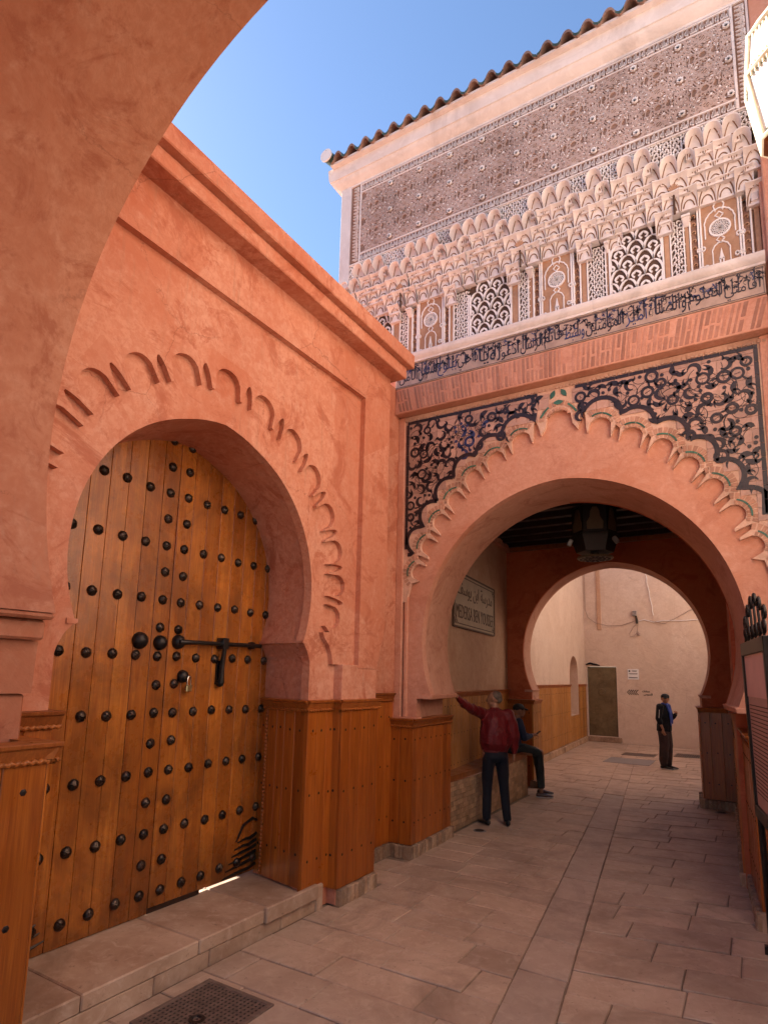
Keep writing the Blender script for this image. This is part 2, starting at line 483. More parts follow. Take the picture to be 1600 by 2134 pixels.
# a straight plank dado in plan from p to q; outward normal is to the right of p->q when side=1
def dado(parent, p, q, z0, z1, np_, side=1, rows=(.12, .47, .82), mat='wood_dado', cap=True, rope=True, th=.022, ends=(0, 0), nail_r=.0125, capmat='wood_cap'):
    p = Vector((*p, 0)); q = Vector((*q, 0))
    d = (q - p); L = d.length; d.normalize()
    n = Vector((d.y, -d.x, 0)) * side
    def pt(s, t, z): v = p + d * s + n * t; return (v.x, v.y, z)
    wcuts = [0]
    for i in range(np_): wcuts.append(wcuts[-1] + rnd.uniform(.8, 1.2))
    tot = wcuts[-1]
    nm = MB()
    ztop = z1 - (.075 if cap else 0)
    for i in range(np_):
        a, b = wcuts[i] / tot * L + .0015, wcuts[i + 1] / tot * L - .0015
        t = th + rnd.uniform(-.002, .002)
        m = MB()
        m.hexa([pt(a, -.02, z0), pt(b, -.02, z0), pt(b, t, z0), pt(a, t, z0), pt(a, -.02, ztop), pt(b, -.02, ztop), pt(b, t, ztop), pt(a, t, ztop)])
        m.build('plank', mat, parent, bevel=.003)
        for f in rows:
            z = z0 + (ztop - z0) * (1 - f) + rnd.uniform(-.006, .006)
            c = Vector(pt((a + b) / 2 + rnd.uniform(-.01, .01), t, z))
            vs = [tuple(c + d * nail_r * math.cos(2 * PI * k / 6) + Vector((0, 0, 1)) * nail_r * math.sin(2 * PI * k / 6)) for k in range(6)] + [tuple(c + n * nail_r * .55)]
            nm.add(vs, [(k, (k + 1) % 6, 6) for k in range(6)])
    nm.build('nail_heads', 'nail', parent, kind='stuff')
    if cap:
        e0, e1 = ends
        prof = [(-.02, -.075), (th + .006, -.075), (th + .010, -.058), (th + .020, -.040), (th + .022, -.028), (th + .036, -.018), (th + .040, -.004), (th + .036, 0), (-.06, 0.004)]
        m = MB()
        k = len(prof)
        vs = [pt(-e0 if t > 0 else 0, t, z1 + z) for t, z in prof] + [pt(L + (e1 if t > 0 else 0), t, z1 + z) for t, z in prof]
        m.add(vs, [(i, (i + 1) % k, (i + 1) % k + k, i + k) for i in range(k)] + [tuple(reversed(range(k))), tuple(range(k, 2 * k))])
        m.build('cap_moulding', capmat, parent, deg=30)
        if rope:
            m = MB()
            ns, nc = max(8, int(L / .006)), 8
            vs, fs = [], []
            for i in range(ns + 1):
                s_ = -e0 + (L + e0 + e1) * i / ns
                for j in range(nc):
                    th_ = 2 * PI * j / nc
                    rr = .0115 * (1 + .34 * math.sin(s_ * 2 * PI / .034 * 1.0 + th_ * 1.0 + math.sin(th_)))
                    vs.append(pt(s_, th + .008 + rr * math.cos(th_), z1 - .083 + rr * math.sin(th_)))
            for i in range(ns):
                for j in range(nc):
                    fs.append((i * nc + j, i * nc + (j + 1) % nc, (i + 1) * nc + (j + 1) % nc, (i + 1) * nc + j))
            m.add(vs, fs)
            m.build('rope_moulding', capmat, parent, deg=60)
def plinth(parent, p, q, z1, side=1, th=.05, bw=.052, mat='stone_plinth'):
    p = Vector((*p, 0)); q = Vector((*q, 0))
    d = (q - p); L = d.length; d.normalize()
    n = Vector((d.y, -d.x, 0)) * side
    k = max(1, round(L / bw))
    for i in range(k):
        a, b = L * i / k + .003, L * (i + 1) / k - .003
        t = th + rnd.uniform(-.006, .006); zt = z1 + rnd.uniform(-.006, .004)
        m = MB()
        P = lambda s, t_, z: tuple(p + d * s + n * t_ + Vector((0, 0, z)))
        m.hexa([P(a, -.05, -.01), P(b, -.05, -.01), P(b, t, -.01), P(a, t, -.01), P(a, -.05, zt), P(b, -.05, zt), P(b, t, zt), P(a, t, zt)])
        m.build('plinth_brick', mat, parent, bevel=.006)
    m = MB()
    P = lambda s, t_, z: tuple(p + d * s + n * t_ + Vector((0, 0, z)))
    m.hexa([P(0, -.05, -.01), P(L, -.05, -.01), P(L, th - .012, -.01), P(0, th - .012, -.01), P(0, -.05, z1 - .012), P(L, -.05, z1 - .012), P(L, th - .012, z1 - .012), P(0, th - .012, z1 - .012)])
    m.build('mortar_bed', 'stone_bench', parent)

# arabic letters joined into presentation forms, laid out left to right for the text objects
AR = {'ا': (0xFE8D, 0xFE8E), 'أ': (0xFE83, 0xFE84), 'إ': (0xFE87, 0xFE88), 'ب': (0xFE8F, 0xFE90, 0xFE91, 0xFE92), 'ة': (0xFE93, 0xFE94), 'ت': (0xFE95, 0xFE96, 0xFE97, 0xFE98),
      'ج': (0xFE9D, 0xFE9E, 0xFE9F, 0xFEA0), 'ح': (0xFEA1, 0xFEA2, 0xFEA3, 0xFEA4), 'خ': (0xFEA5, 0xFEA6, 0xFEA7, 0xFEA8), 'د': (0xFEA9, 0xFEAA), 'ذ': (0xFEAB, 0xFEAC), 'ر': (0xFEAD, 0xFEAE), 'ز': (0xFEAF, 0xFEB0),
      'س': (0xFEB1, 0xFEB2, 0xFEB3, 0xFEB4), 'ش': (0xFEB5, 0xFEB6, 0xFEB7, 0xFEB8), 'ص': (0xFEB9, 0xFEBA, 0xFEBB, 0xFEBC), 'ط': (0xFEC1, 0xFEC2, 0xFEC3, 0xFEC4), 'ع': (0xFEC9, 0xFECA, 0xFECB, 0xFECC), 'ف': (0xFED1, 0xFED2, 0xFED3, 0xFED4),
      'ق': (0xFED5, 0xFED6, 0xFED7, 0xFED8), 'ك': (0xFED9, 0xFEDA, 0xFEDB, 0xFEDC), 'ل': (0xFEDD, 0xFEDE, 0xFEDF, 0xFEE0), 'م': (0xFEE1, 0xFEE2, 0xFEE3, 0xFEE4), 'ن': (0xFEE5, 0xFEE6, 0xFEE7, 0xFEE8), 'ه': (0xFEE9, 0xFEEA, 0xFEEB, 0xFEEC),
      'و': (0xFEED, 0xFEEE), 'ى': (0xFEEF, 0xFEF0), 'ي': (0xFEF1, 0xFEF2, 0xFEF3, 0xFEF4), 'ء': (0xFE80,), 'ؤ': (0xFE85, 0xFE86), 'غ': (0xFECD, 0xFECE, 0xFECF, 0xFED0), 'ث': (0xFE99, 0xFE9A, 0xFE9B, 0xFE9C)}
def arabic(s):
    out = []
    for wd in s.split(' '):
        cs = []
        for i, ch in enumerate(wd):
            f = AR[ch]
            pv = i > 0 and len(AR[wd[i - 1]]) == 4 and len(f) > 1
            nx = i < len(wd) - 1 and len(f) == 4 and len(AR[wd[i + 1]]) > 1
            k = (3 if pv else 2) if nx else (1 if pv else 0)
            cs.append(chr(f[k]))
        out.append(''.join(reversed(cs)))
    return ' '.join(reversed(out))
_tmp = bpy.data.scenes.new('workbench')       # modifiers and text are evaluated here, away from the full scene
def eval_mesh(o):
    _tmp.collection.objects.link(o)
    with bpy.context.temp_override(scene=_tmp, view_layer=_tmp.view_layers[0]):
        _tmp.view_layers[0].update()
        dg = bpy.context.evaluated_depsgraph_get()
        me = bpy.data.meshes.new_from_object(o.evaluated_get(dg))
    bpy.data.objects.remove(o)
    return me
def text_mesh(body, extrude=.0, res=2, bold=0.0):
    c = bpy.data.curves.new('text', 'FONT')
    c.body = body
    c.resolution_u = res
    c.offset = bold
    c.extrude = extrude
    me = eval_mesh(bpy.data.objects.new('text', c))
    bpy.data.curves.remove(c)
    return me
def lettering(name, body, mat, parent, fr, a0, a1, b0, b1, t0, t1, bold=0.0, res=2):
    """text fitted to the rectangle a0..a1, b0..b1 of a wall frame, raised from t1 (wall) to t0"""
    me = text_mesh(body, .01, res, bold)
    xs = [v.co.x for v in me.vertices]; ys = [v.co.y for v in me.vertices]
    x0, x1, y0, y1 = min(xs), max(xs), min(ys), max(ys)
    for v in me.vertices:
        a = a0 + (v.co.x - x0) / (x1 - x0) * (a1 - a0); b = b0 + (v.co.y - y0) / (y1 - y0) * (b1 - b0)
        v.co = fr(a, b, t0 if v.co.z > 0 else t1)
    me.materials.clear()
    return mobj(name, me, mat, parent)

# ------------------------------------------------------------------ ground and paving
g = MB()
g.add([(-300, -300, -.012), (300, -300, -.012), (300, 300, -.012), (-300, 300, -.012)], [(0, 1, 2, 3)])
ground = g.build('ground', 'grout', deg=None)
tag(ground, 'stone paved alley floor running under both arches', None, kind='structure')
def strip_x(y): return -1.36 - .122 * (y - 3.46), -1.03 - .122 * (y - 3.46)
far_slabs = MB()
def left_edge(y):
    if y < 4.25: return -3.13
    if y < 4.92: return -3.03
    if y < 5.80: return -3.40
    if y < 6.95: return -3.14 - .12 * (y - 5.8)
    if y < 10.05: return -3.24
    if y < 11.7: return -3.50
    return -4.10 - .055 * (y - 12)
def right_edge(y):
    if y < 5.2: return .62
    if y < 5.75: return .30
    if y < 7.0: return -.04 - .1 * (y - 5.8)
    if y < 10.6: return -.22
    if y < 11.7: return -.62
    return .2
def lay(poly, j, far):
    z = rnd.uniform(-.004, .003)
    tx, ty = rnd.uniform(-.002, .002), rnd.uniform(-.002, .002)
    cx = sum(p[0] for p in poly) / 4; cy = sum(p[1] for p in poly) / 4
    ins = .003
    q = []
    for (x, y) in poly:
        dx, dy = x - cx, y - cy
        q.append((x - math.copysign(ins + rnd.uniform(0, .002), dx), y - math.copysign(ins + rnd.uniform(0, .002), dy)))
    pts = [(x, y, -.03) for x, y in q] + [(x, y, z + tx * (x - cx) + ty * (y - cy)) for x, y in q]
    if far:
        far_slabs.hexa(pts)
    else:
        m = MB(); m.hexa(pts)
        m.build('paving_slab', j, ground, bevel=.005)
y = .3
ci = 0
while y < 20.0:
    dy = .335 * rnd.uniform(.92, 1.08)
    far = y > 10.6
    for side in (0, 1):
        sl = .012 if side == 0 else .18
        e0 = left_edge(y) if side == 0 else None
        s0, s1 = strip_x(y + dy / 2)
        a, b = (left_edge(y + dy / 2), s0) if side == 0 else (s1, right_edge(y + dy / 2))
        xs = [a]
        x = a + rnd.uniform(.2, .68)
        while x < b - .17:
            xs.append(x); x += rnd.uniform(.48, .74)
        xs.append(b)
        ref = s0 if side == 0 else s1
        for i in range(len(xs) - 1):
            xa, xb = xs[i], xs[i + 1]
            sh = lambda x_, y_: (x_ + (-.122 * (y_ - (y + dy / 2)) if abs(x_ - ref) < 1e-6 else 0), y_ + sl * (x_ - ref))
            lay([sh(xa, y), sh(xb, y), sh(xb, y + dy), sh(xa, y + dy)], 'stone_paving', far)
    y += dy
y = .3
while y < 20:
    dy = rnd.uniform(.55, .95)
    a0, b0 = strip_x(y); a1, b1 = strip_x(y + dy)
    lay([(a0, y), (b0, y), (b1, y + dy), (a1, y + dy)], 'stone_strip', y > 10.6)
    y += dy
far_slabs.build('paving_field', 'stone_paving', ground, kind='stuff')

# ------------------------------------------------------------------ left building with the studded door
DY, DZ, DR = 2.913, 2.563, 1.0715
lb = thing('doorway_building', 'orange plastered building with horseshoe doorway, scalloped surround and stepped cornice', 'building', (-3.6, DY, 0))
# opening outline of the recessed face A (x=-3.16)
JR, JL = 4.0, 2 * DY - 4.0
IMP = 2.165
aR = math.degrees(math.asin((IMP - DZ) / DR))
def door_outline():
    right = [(JR, .19), (JR, 1.975), (JR - .012, 2.02), (JR - .045, 2.085), (JR - .088, 2.135), (JR - .096, IMP)]
    arcp = []
    for i in range(49):
        th = aR + (180 - 2 * aR) * i / 48
        r = DR
        u = math.cos(R(th)) * r; zz = math.sin(R(th)) * r
        zz += .03 * max(0, 1 - abs(u) / .35)          # a faint point at the crown
        arcp.append((DY + u, DZ + zz))
    left = [(2 * DY - a, b) for a, b in reversed(right)]
    return right[:-1] + arcp + left[1:]
dop = door_outline()
m = MB()
m.prism([(JR, .0), (4.40, .0), (4.40, 4.7), (.4, 4.7), (.4, .0), (JL, .0)] + list(reversed(dop)), FL, -3.16, -3.24)
m.build('arch_face', 'plaster_orange', lb, deg=25)
m = MB()
SK = .12
vs, fs = [], []
nseg = 4
for k in range(nseg + 1):
    t = k / nseg
    vs += [(-3.16 - .62 * t, a + SK * t, b) for a, b in dop]
n_ = len(dop)
for k in range(nseg):
    for i in range(n_ - 1):
        fs.append((k * n_ + i, k * n_ + i + 1, (k + 1) * n_ + i + 1, (k + 1) * n_ + i))
m.add(vs, fs)
m.build('arch_reveal', 'plaster_orange', lb, deg=25)
# impost shelf on the right jamb reveal: a thin plaster ledge
for s in (1, -1):
    m = MB()
    yy = JR - .096 if s == 1 else JL + .096
    prof = [(-.012, 0), (-.016, -.02), (.0, -.03), (.05, -.03), (.05, 0)]
    k = len(prof)
    vs = [(-3.152, yy + s * a, IMP + b) for a, b in prof] + [(-3.78, yy + SK + s * a, IMP + b) for a, b in prof]
    m.add(vs, [(i, (i + 1) % k, (i + 1) % k + k, i + k) for i in range(k)] + [tuple(range(k)), tuple(range(k, 2 * k))])
    m.build('impost', 'plaster_orange', lb)
# scalloped field B (x=-3.07)
lobes = [91.8, 75.9, 60.2, 45.5, 30.8, 17.2, 4.6, -7.6]
leaves = [83.3, 67.6, 52.8, 38.2, 24.1, 11.1, -1.6]
def scallop(cx, cz, cells, step=12, leafn=7):
    """cells: list of (angle, half width, tip radius, outer radius, kind) from right to left"""
    out = []
    for th, hw, rt, ro, kind in cells:
        n = step if kind == 'lobe' else leafn
        for i in range(n + 1):
            x = -1 + 2 * i / n
            if kind == 'lobe':
                k = math.sqrt(max(0, 1 - abs(x) ** 2.3)) ** .9
            else:
                k = (1 - abs(x) ** 1.7) ** .75 if abs(x) < 1 else 0
            a = R(th + hw * x * (1.06 if kind == 'lobe' and abs(x) < .9 else 1))
            rr = rt + (ro - rt) * k
            out.append((cx + rr * math.cos(a), cz + rr * math.sin(a)))
        out.append(None)
    # round the little tips between cells
    res = []
    for i, p in enumerate(out):
        if p is None:
            continue
        res.append(p)
    return res
cells = []
seq = sorted([(t, 'lobe') for t in lobes] + [(t, 'leaf') for t in leaves])
seq = seq + [(183.6 - t, k) for t, k in reversed(seq) if t < 91]
for t, k in seq:
    s_ = max(.82, min(1, .82 + .18 * abs(math.sin(R(t)))))
    rt = 1.245 + .065 * max(0, math.sin(R(t)))
    if k == 'lobe': cells.append((t, 5.25 * s_, rt, 1.495 - (.05 if t < -5 or t > 188 else 0), 'lobe'))
    else: cells.append((t, 2.1 * s_, rt, 1.475, 'leaf'))
scal = scallop(DY, DZ, cells)
MR = lambda a: 2 * DY - a
scal = [p for p in scal if p[0] > DY - 4]
inner = [(4.35, .0), (4.35, 1.978), (4.262, 1.978), (4.245, 2.06), (4.20, 2.14), (4.13, 2.20), (4.105, 2.245), (4.20, 2.252)] + scal
mir = [(MR(a), b) for a, b in [(4.35, .0), (4.35, 1.978), (4.262, 1.978), (4.245, 2.06), (4.20, 2.14), (4.13, 2.20), (4.105, 2.245), (4.20, 2.252)]]
poly = inner + list(reversed(mir)) + [(MR(4.91), .0), (MR(4.91), 4.70), (4.91, 4.70), (4.91, .0)]
poly_up = inner[1:] + list(reversed(mir[1:])) + [(MR(4.91), 1.978), (MR(4.91), 4.70), (4.91, 4.70), (4.91, 1.978)]
for s_ in (0, 1):
    a_, b_ = (4.35, 4.91) if s_ == 0 else (MR(4.91), MR(4.35))
    bx('pier', 'plaster_orange', lb, -3.165, -3.07, a_, b_, 0, 1.9795, bevel=.004)
m = MB(); m.prism(poly_up, FL, -3.115, -3.165)
m.build('scalloped_field', 'plaster_orange', lb, deg=30)
# outer frame C (x=-3.02)
fr_in = [(4.585, 1.95), (4.575, 4.56), (MR(4.575), 4.56), (MR(4.585), 1.95)]
poly = fr_in + [(MR(4.91), 1.93), (MR(5.0), 2.3), (MR(5.036), 2.45), (-1.2, 2.45), (-1.2, 5.0), (5.036, 5.0), (5.036, 2.42), (5.022, 2.30), (4.985, 2.21), (4.945, 2.13), (4.925, 2.04), (4.915, 1.95)]
m = MB(); m.prism(poly, FL, -3.062, -3.165)
m.build('frame_field', 'plaster_orange', lb, deg=30)
# stepped cornice with its return at the corner
def cornice(name, x, y1, z0, z1):
    m = MB()
    m.box(-3.6, x, -1.2, y1, z0, z1)
    return m.build(name, 'plaster_orange', lb, bevel=.008)
cornice('cornice_fascia', -2.905, 5.10, 4.955, 5.075)
cornice('cornice_fascia', -2.84, 5.155, 5.078, 5.225)
# body of the building: walls round a little court that lies open behind the door
m = MB()
m.box(-4.1, -3.17, 4.36, 5.03, 0, 4.96)
m.box(-4.1, -3.17, -1.2, 1.46, 0, 4.96)
m.box(-3.80, -3.241, 1.45, 4.40, 3.9, 4.96)
m.box(-9.0, -8.5, -1.2, 12.0, 0, .9)  # unseen wall, kept low to let sun onto the court floor
m.box(-8.5, -4.1, 4.45, 5.03, 0, 5.08)
m.box(-8.5, -4.1, -1.2, .2, 0, 5.08)
m.build('wall', 'plaster_orange', lb)
bx('wall_coping', 'plaster_orange', lb, -4.1, -3.59, -1.2, 5.09, 4.962, 5.15)
bx('court_floor', 'stone_step', lb, -8.5, -3.82, .2, 4.45, .05, .19, bevel=0)
# dado of the right jamb, the pier faces and the return
ZC = 1.673
dado(lb, (-3.755, JR + SK * .96), (-3.162, JR + .004), .205, ZC, 5, side=1, ends=(0, .04), mat='wood_dado')
dado(lb, (-3.16, JR - .022), (-3.16, 4.35), .14, ZC, 3, side=1, ends=(.02, -.02))
dado(lb, (-3.16, 4.35), (-3.07, 4.35), .13, ZC, 1, side=1, rope=False, rows=(.12, .47, .82), ends=(-.03, .03))
dado(lb, (-3.07, 4.328), (-3.07, 4.915), .13, ZC, 4, side=1, ends=(.03, .03))
dado(lb, (-3.07, 4.91), (-3.46, 4.91), .13, ZC, 3, side=1, ends=(0, 0))
dado(lb, (-3.16, MR(4.35)), (-3.16, JL + .022), .14, ZC, 3, side=1, ends=(0, .04))
dado(lb, (-3.162, JL - .004), (-3.755, JL + SK * .96), .205, ZC, 5, side=1)
dado(lb, (-3.07, MR(4.915)), (-3.07, MR(4.33)), .13, ZC, 5, side=1, ends=(0, .03))
plinth(lb, (-3.07, 4.36), (-3.07, 4.93), .125, th=.055)
plinth(lb, (-3.07, 4.935), (-3.40, 4.935), .125, th=.03)
# carved rope strip up the door side of the jamb
m = MB()
ns = 300; vs = []; fs = []
for i in range(ns + 1):
    z = .21 + 1.38 * i / ns
    for j in range(7):
        th_ = 2 * PI * j / 7
        rr = .012 * (1 + .35 * math.sin(z * 2 * PI / .032 + th_))
        vs.append((-3.665 + rr * math.cos(th_), JR + .0705 + rr * math.sin(th_), z))
for i in range(ns):
    for j in range(7):
        fs.append((i * 7 + j, i * 7 + (j + 1) % 7, (i + 1) * 7 + (j + 1) % 7, (i + 1) * 7 + j))
m.add(vs, fs); m.build('rope_moulding', 'wood_cap', lb, deg=60)
# connecting wall to the gate house
m = MB()
m.box(-4.0, -3.46, 5.03, 5.95, 0, 5.3)
m.build('wall', 'plaster_orange', lb, deg=None)
m = MB(); m.box(-3.47, -3.30, 5.03, 5.12, 2.0, 5.3); m.build('pilaster', 'plaster_orange', lb, bevel=.01)
dado(lb, (-3.46, 4.95), (-3.46, 5.86), .13, 1.70, 6, side=1)
plinth(lb, (-3.46, 4.96), (-3.46, 5.83), .115, th=.045)

# doorstep
st = thing('doorstep', 'long worn stone step in front of the studded door', 'step', (-3.45, 2.9, 0))
ys = [1.50, 2.15, 2.95, 3.62, 4.16]
for i in range(4):
    bx('tread_stone', 'stone_step', st, -3.86, -3.128, ys[i] + .003, ys[i + 1] - .003, .10, .19, bevel=.008)
ys = [1.50, 1.9, 2.62, 3.05, 3.75, 4.20]
for i in range(5):
    bx('riser_stone', 'stone_step', st, -3.86, -3.133 - rnd.uniform(0, .004), ys[i] + .003, ys[i + 1] - .003, -.01, .096, bevel=.006)
bx('end_stone', 'stone_step', st, -3.30, -3.115, 4.163, 4.245, -.01, .195, bevel=.008)
bx('end_stone', 'stone_step', st, -3.14, -3.098, 3.55, 4.16, .099, .21, bevel=.008)

bx('gap_light_block', 'wood_dark', lb, -3.83, -3.75, 3.02, 3.50, .19, .229, bevel=.003)  # added block, stops light coming through the door gap near the seam
# the door: two leaves of boards with star studs
stud_v, stud_f = [], []
sm = MB()
prof = [(.037, 0), (.037, .005), (.031, .016), (.018, .024), (.005, .027)]
sm.lathe(prof, 10, axis='X')
stud_me = mesh('stud', sm.v, sm.f, 20)
bm_ = bmesh.new(); bm_.from_mesh(stud_me)
bmesh.ops.recalc_face_normals(bm_, faces=bm_.faces); bm_.to_mesh(stud_me); bm_.free()
sm = MB()
for k in range(5):       # raised rays of the star on the boss
    a = 2 * PI * k / 5 + .3
    sm.tube([(.029, 0, 0), (.020, .024 * math.cos(a), .024 * math.sin(a)), (.006, .037 * math.cos(a), .037 * math.sin(a))], [.0045, .0045, .002], 5)
star_me = mesh('stud_star', sm.v, sm.f)
# one mesh: boss and rays
bm_ = bmesh.new(); bm_.from_mesh(stud_me); bm_.from_mesh(star_me); bm_.to_mesh(stud_me); bm_.free()
sharp(stud_me, 40)
stud_me.materials.append(M['iron_stud'])
XD = -3.74
SEAM = 3.018
for side in (1, -1):
    y0, y1 = (SEAM + .004, SEAM + 1.17) if side == 1 else (SEAM - 1.17, SEAM - .004)
    zb = .230 if side == 1 else .196
    leaf = bx('door_leaf', 'wood_dark', lb, XD - .09, XD - .028, y0, y1, zb, 3.80, bevel=0)
    leaf['label'] = 'studded wooden door leaf ' + ('with iron bolt' if side == 1 else 'without bolt')
    np_ = 8
    for i in range(np_):
        a = y0 + (y1 - y0) * i / np_; b = y0 + (y1 - y0) * (i + 1) / np_
        t = rnd.uniform(-.0015, .0015)
        bx('plank', 'wood_door', leaf, XD - .03, XD + t, a + .0012, b - .0012, zb, 3.80, bevel=.0025)
    # studs: full rows every second row, seam column in every row
    for rI in range(17):
        z = 3.66 - .2078 * rI
        full = (rI % 2 == 0)
        for c_ in range(6 if full else 1):
            yy = (SEAM + .088 + .191 * c_) if side == 1 else (SEAM - .083 - .187 * c_)
            if side == 1 and rI == 13 and c_ == 0: pass
            o = mobj('stud', stud_me, None, leaf, Matrix.Translation((XD + .001, yy + rnd.uniform(-.006, .006), z + rnd.uniform(-.006, .006))) @ Matrix.Rotation(rnd.uniform(0, 6), 4, 'X'))
    if side == 1:
        m = MB(); m.lathe([(.056, 0), (.056, .01), (.05, .03), (.034, .05), (.012, .06)], 16, (XD, 3.108, 2.11), 'X')
        m.build('bolt_boss', 'iron', leaf, deg=40)
        m = MB(); m.lathe([(.05, 0), (.05, .008), (.045, .026), (.03, .042), (.01, .05)], 16, (XD, 3.174, 1.85), 'X')
        m.build('ring_boss', 'iron', leaf, deg=40)
        m = MB(); m.tube([(XD + .055, 3.08, 2.107), (XD + .055, 3.25, 2.112), (XD + .055, 3.6, 2.117), (XD + .055, 3.965, 2.122)], [.021, .018, .018, .019], 10)
        m.box(XD, XD + .085, 3.50, 3.56, 2.075, 2.165)
        m.lathe([(.035, 0), (.045, .01), (.045, .05), (.03, .07)], 10, (XD + .01, 3.53, 2.12), 'X')
        m.box(XD, XD + .06, 3.86, 3.89, 2.09, 2.15)
        m.build('bolt', 'iron', leaf, deg=40, bevel=.004)
        m = MB(); m.tube([(XD + .07, 3.53, 2.12), (XD + .055, 3.532, 2.0), (XD + .045, 3.532, 1.90), (XD + .045, 3.532, 1.80)], [.018, .02, .022, .026], 8)
        m.box(XD, XD + .02, 3.505, 3.56, 1.79, 1.98)
        m.lathe([(.03, 0), (.034, .02), (.022, .04)], 8, (XD + .02, 3.532, 1.80), 'X')
        m.build('hasp', 'iron', leaf, deg=40)
        # scorched iron strap scrolls at the foot, cut into the boards
        m = MB()
        for k in range(6):
            z0 = .26 + .05 * k
            m.tube([(XD + .004, 4.13 - .0 * k, z0 + .03), (XD + .006, 4.0, z0 + .012 * math.sin(k)), (XD + .006, 3.86 + .02 * k, z0 - .005), (XD + .004, 3.72 + .03 * k, z0 - .02)], [.012, .014, .012, .005], 5)
        m.tube([(XD + .006, 4.12, .62), (XD + .008, 4.03, .66), (XD + .008, 3.92, .62), (XD + .006, 3.85, .50)], [.01, .013, .012, .006], 5)
        m.build('strap_scroll', 'iron', leaf)
    else:
        for (yy, zz, r) in ((2.769, 2.101, .062), (2.942, 2.095, .056)):
            m = MB(); m.lathe([(r, 0), (r, .01), (r * .9, .03), (r * .6, .05), (r * .2, .06)], 16, (XD, yy, zz), 'X')
            m.build('boss', 'iron', leaf, deg=40)
        m = MB()
        for k in range(7):
            z0 = .25 + .055 * k
            m.tube([(XD + .004, 1.90, z0 + .02), (XD + .006, 2.02, z0 + .012 * math.sin(k)), (XD + .006, 2.16, z0 - .005), (XD + .004, 2.28 - .03 * k, z0 + .02)], [.012, .014, .012, .005], 5)
        m.build('strap_scroll', 'iron', leaf)
pk = thing('padlock', 'small brass padlock hanging from the iron boss of the door', 'padlock', (XD + .06, 3.2, 1.73))
bx('body', 'brass', pk, XD + .035, XD + .06, 3.178, 3.232, 1.735, 1.785, bevel=.005)
m = MB(); m.tube([(XD + .047, 3.188, 1.78), (XD + .047, 3.188, 1.82), (XD + .047, 3.193, 1.845), (XD + .047, 3.205, 1.855), (XD + .047, 3.217, 1.845), (XD + .047, 3.222, 1.82), (XD + .047, 3.222, 1.78)], .005, 8)
m.build('shackle', 'steel', pk)

# ------------------------------------------------------------------ foreground arch the view looks out of
fa = thing('alley_arch', 'big shaded orange plaster arch spanning the alley close by', 'arch', (-1.11, 1.0, 0))
AX, AZ, AR_ = -1.11, 3.018, 1.89
a0 = math.degrees(math.asin((2.15 - AZ) / AR_))
op = [(AX + AR_ * math.cos(R(a0 + (180 - 2 * a0) * i / 72)), AZ + AR_ * math.sin(R(a0 + (180 - 2 * a0) * i / 72))) for i in range(73)]
xl = op[-1][0]; xr = op[0][0]
m = MB()
m.prism([(xr, 2.15), (3.5, 2.15), (3.5, 6.6), (-6.0, 6.6), (-6.0, 2.15), (xl, 2.15)] + list(reversed(op))[1:-1], FF, .42, 1.6)
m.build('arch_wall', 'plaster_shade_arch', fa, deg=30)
for s in (-1, 1):
    e = xl if s == -1 else xr
    out = -6.0 if s == -1 else 3.5
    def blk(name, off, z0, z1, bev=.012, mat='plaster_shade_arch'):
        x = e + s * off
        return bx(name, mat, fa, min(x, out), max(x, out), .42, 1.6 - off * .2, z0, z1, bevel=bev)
    blk('impost', .0, 2.118, 2.148)
    blk('impost_block', .052, 2.022, 2.116)
    # hollow below the block
    m = MB()
    prof = [(.10, 2.02), (.105, 1.97), (.108, 1.90), (.112, 1.80), (.112, 1.775)]
    x_in = [(e + s * a, b) for a, b in prof]
    m.prism(x_in + [(out, 1.775), (out, 2.02)], FF, .42, 1.588)
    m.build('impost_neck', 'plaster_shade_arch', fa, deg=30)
    blk('jamb', .135, 1.50, 1.772)
    # wooden dado of the pier
    x = e + s * -.055
    bx('pier_core', 'plaster_shade_arch', fa, min(x + s * .03, out), max(x + s * .03, out), .45, 1.57, 0, 1.50, bevel=0)
    if s == -1:
        dado(fa, (x - .02, .42), (x - .02, 1.60), .13, 1.565, 7, side=1, ends=(0, .05), rows=(.10, .50, .88), nail_r=.016, th=.022)
        bx('corner_post', 'wood_dado', fa, x - .25, x + .0015, 1.5995, 1.612, .13, 1.49, bevel=.003)
        dado(fa, (x - .02 + .02, 1.585), (x - .45, 1.585), .13, 1.565, 3, side=1, ends=(.03, 0), nail_r=.016)
        plinth(fa, (x, .42), (x, 1.63), .125, th=.03)
    else:
        dado(fa, (x + .02, 1.60), (x + .02, .42), .13, 1.565, 7, side=1)
        plinth(fa, (x, 1.63), (x, .42), .125, th=.03)

# ------------------------------------------------------------------ gate house across the alley
gh = thing('gate_house', 'pink gate house with carved stucco front, tiled spandrels and horseshoe archway', 'building', (-1.58, 6.4, 0))
MX, MZ, MRd = -1.575, 2.29, 1.55
SH = -.13
YA, YP, YR = 5.965, 5.918, 6.90        # recessed arch face, proud spandrel face, rear of the front wall
def pointed(cx, cz, half, apex, imp_x, imp_z, n=30):
    """right half of a slightly pointed horseshoe, from the impost up to the crown"""
    h = apex - cz
    # circle through (half,0) with vertical tangent there and (0,h): centre (-d,0)
    d = (h * h - half * half) / (2 * half)
    r = half + d
    a_top = math.atan2(h, d)
    a_bot = -math.asin(min(1, (cz - imp_z) / r))
    pts = []
    for i in range(n + 1):
        a = a_bot + (a_top - a_bot) * i / n
        pts.append((-d + r * math.cos(a), r * math.sin(a)))
    return [(cx + x, cz + z) for x, z in pts]
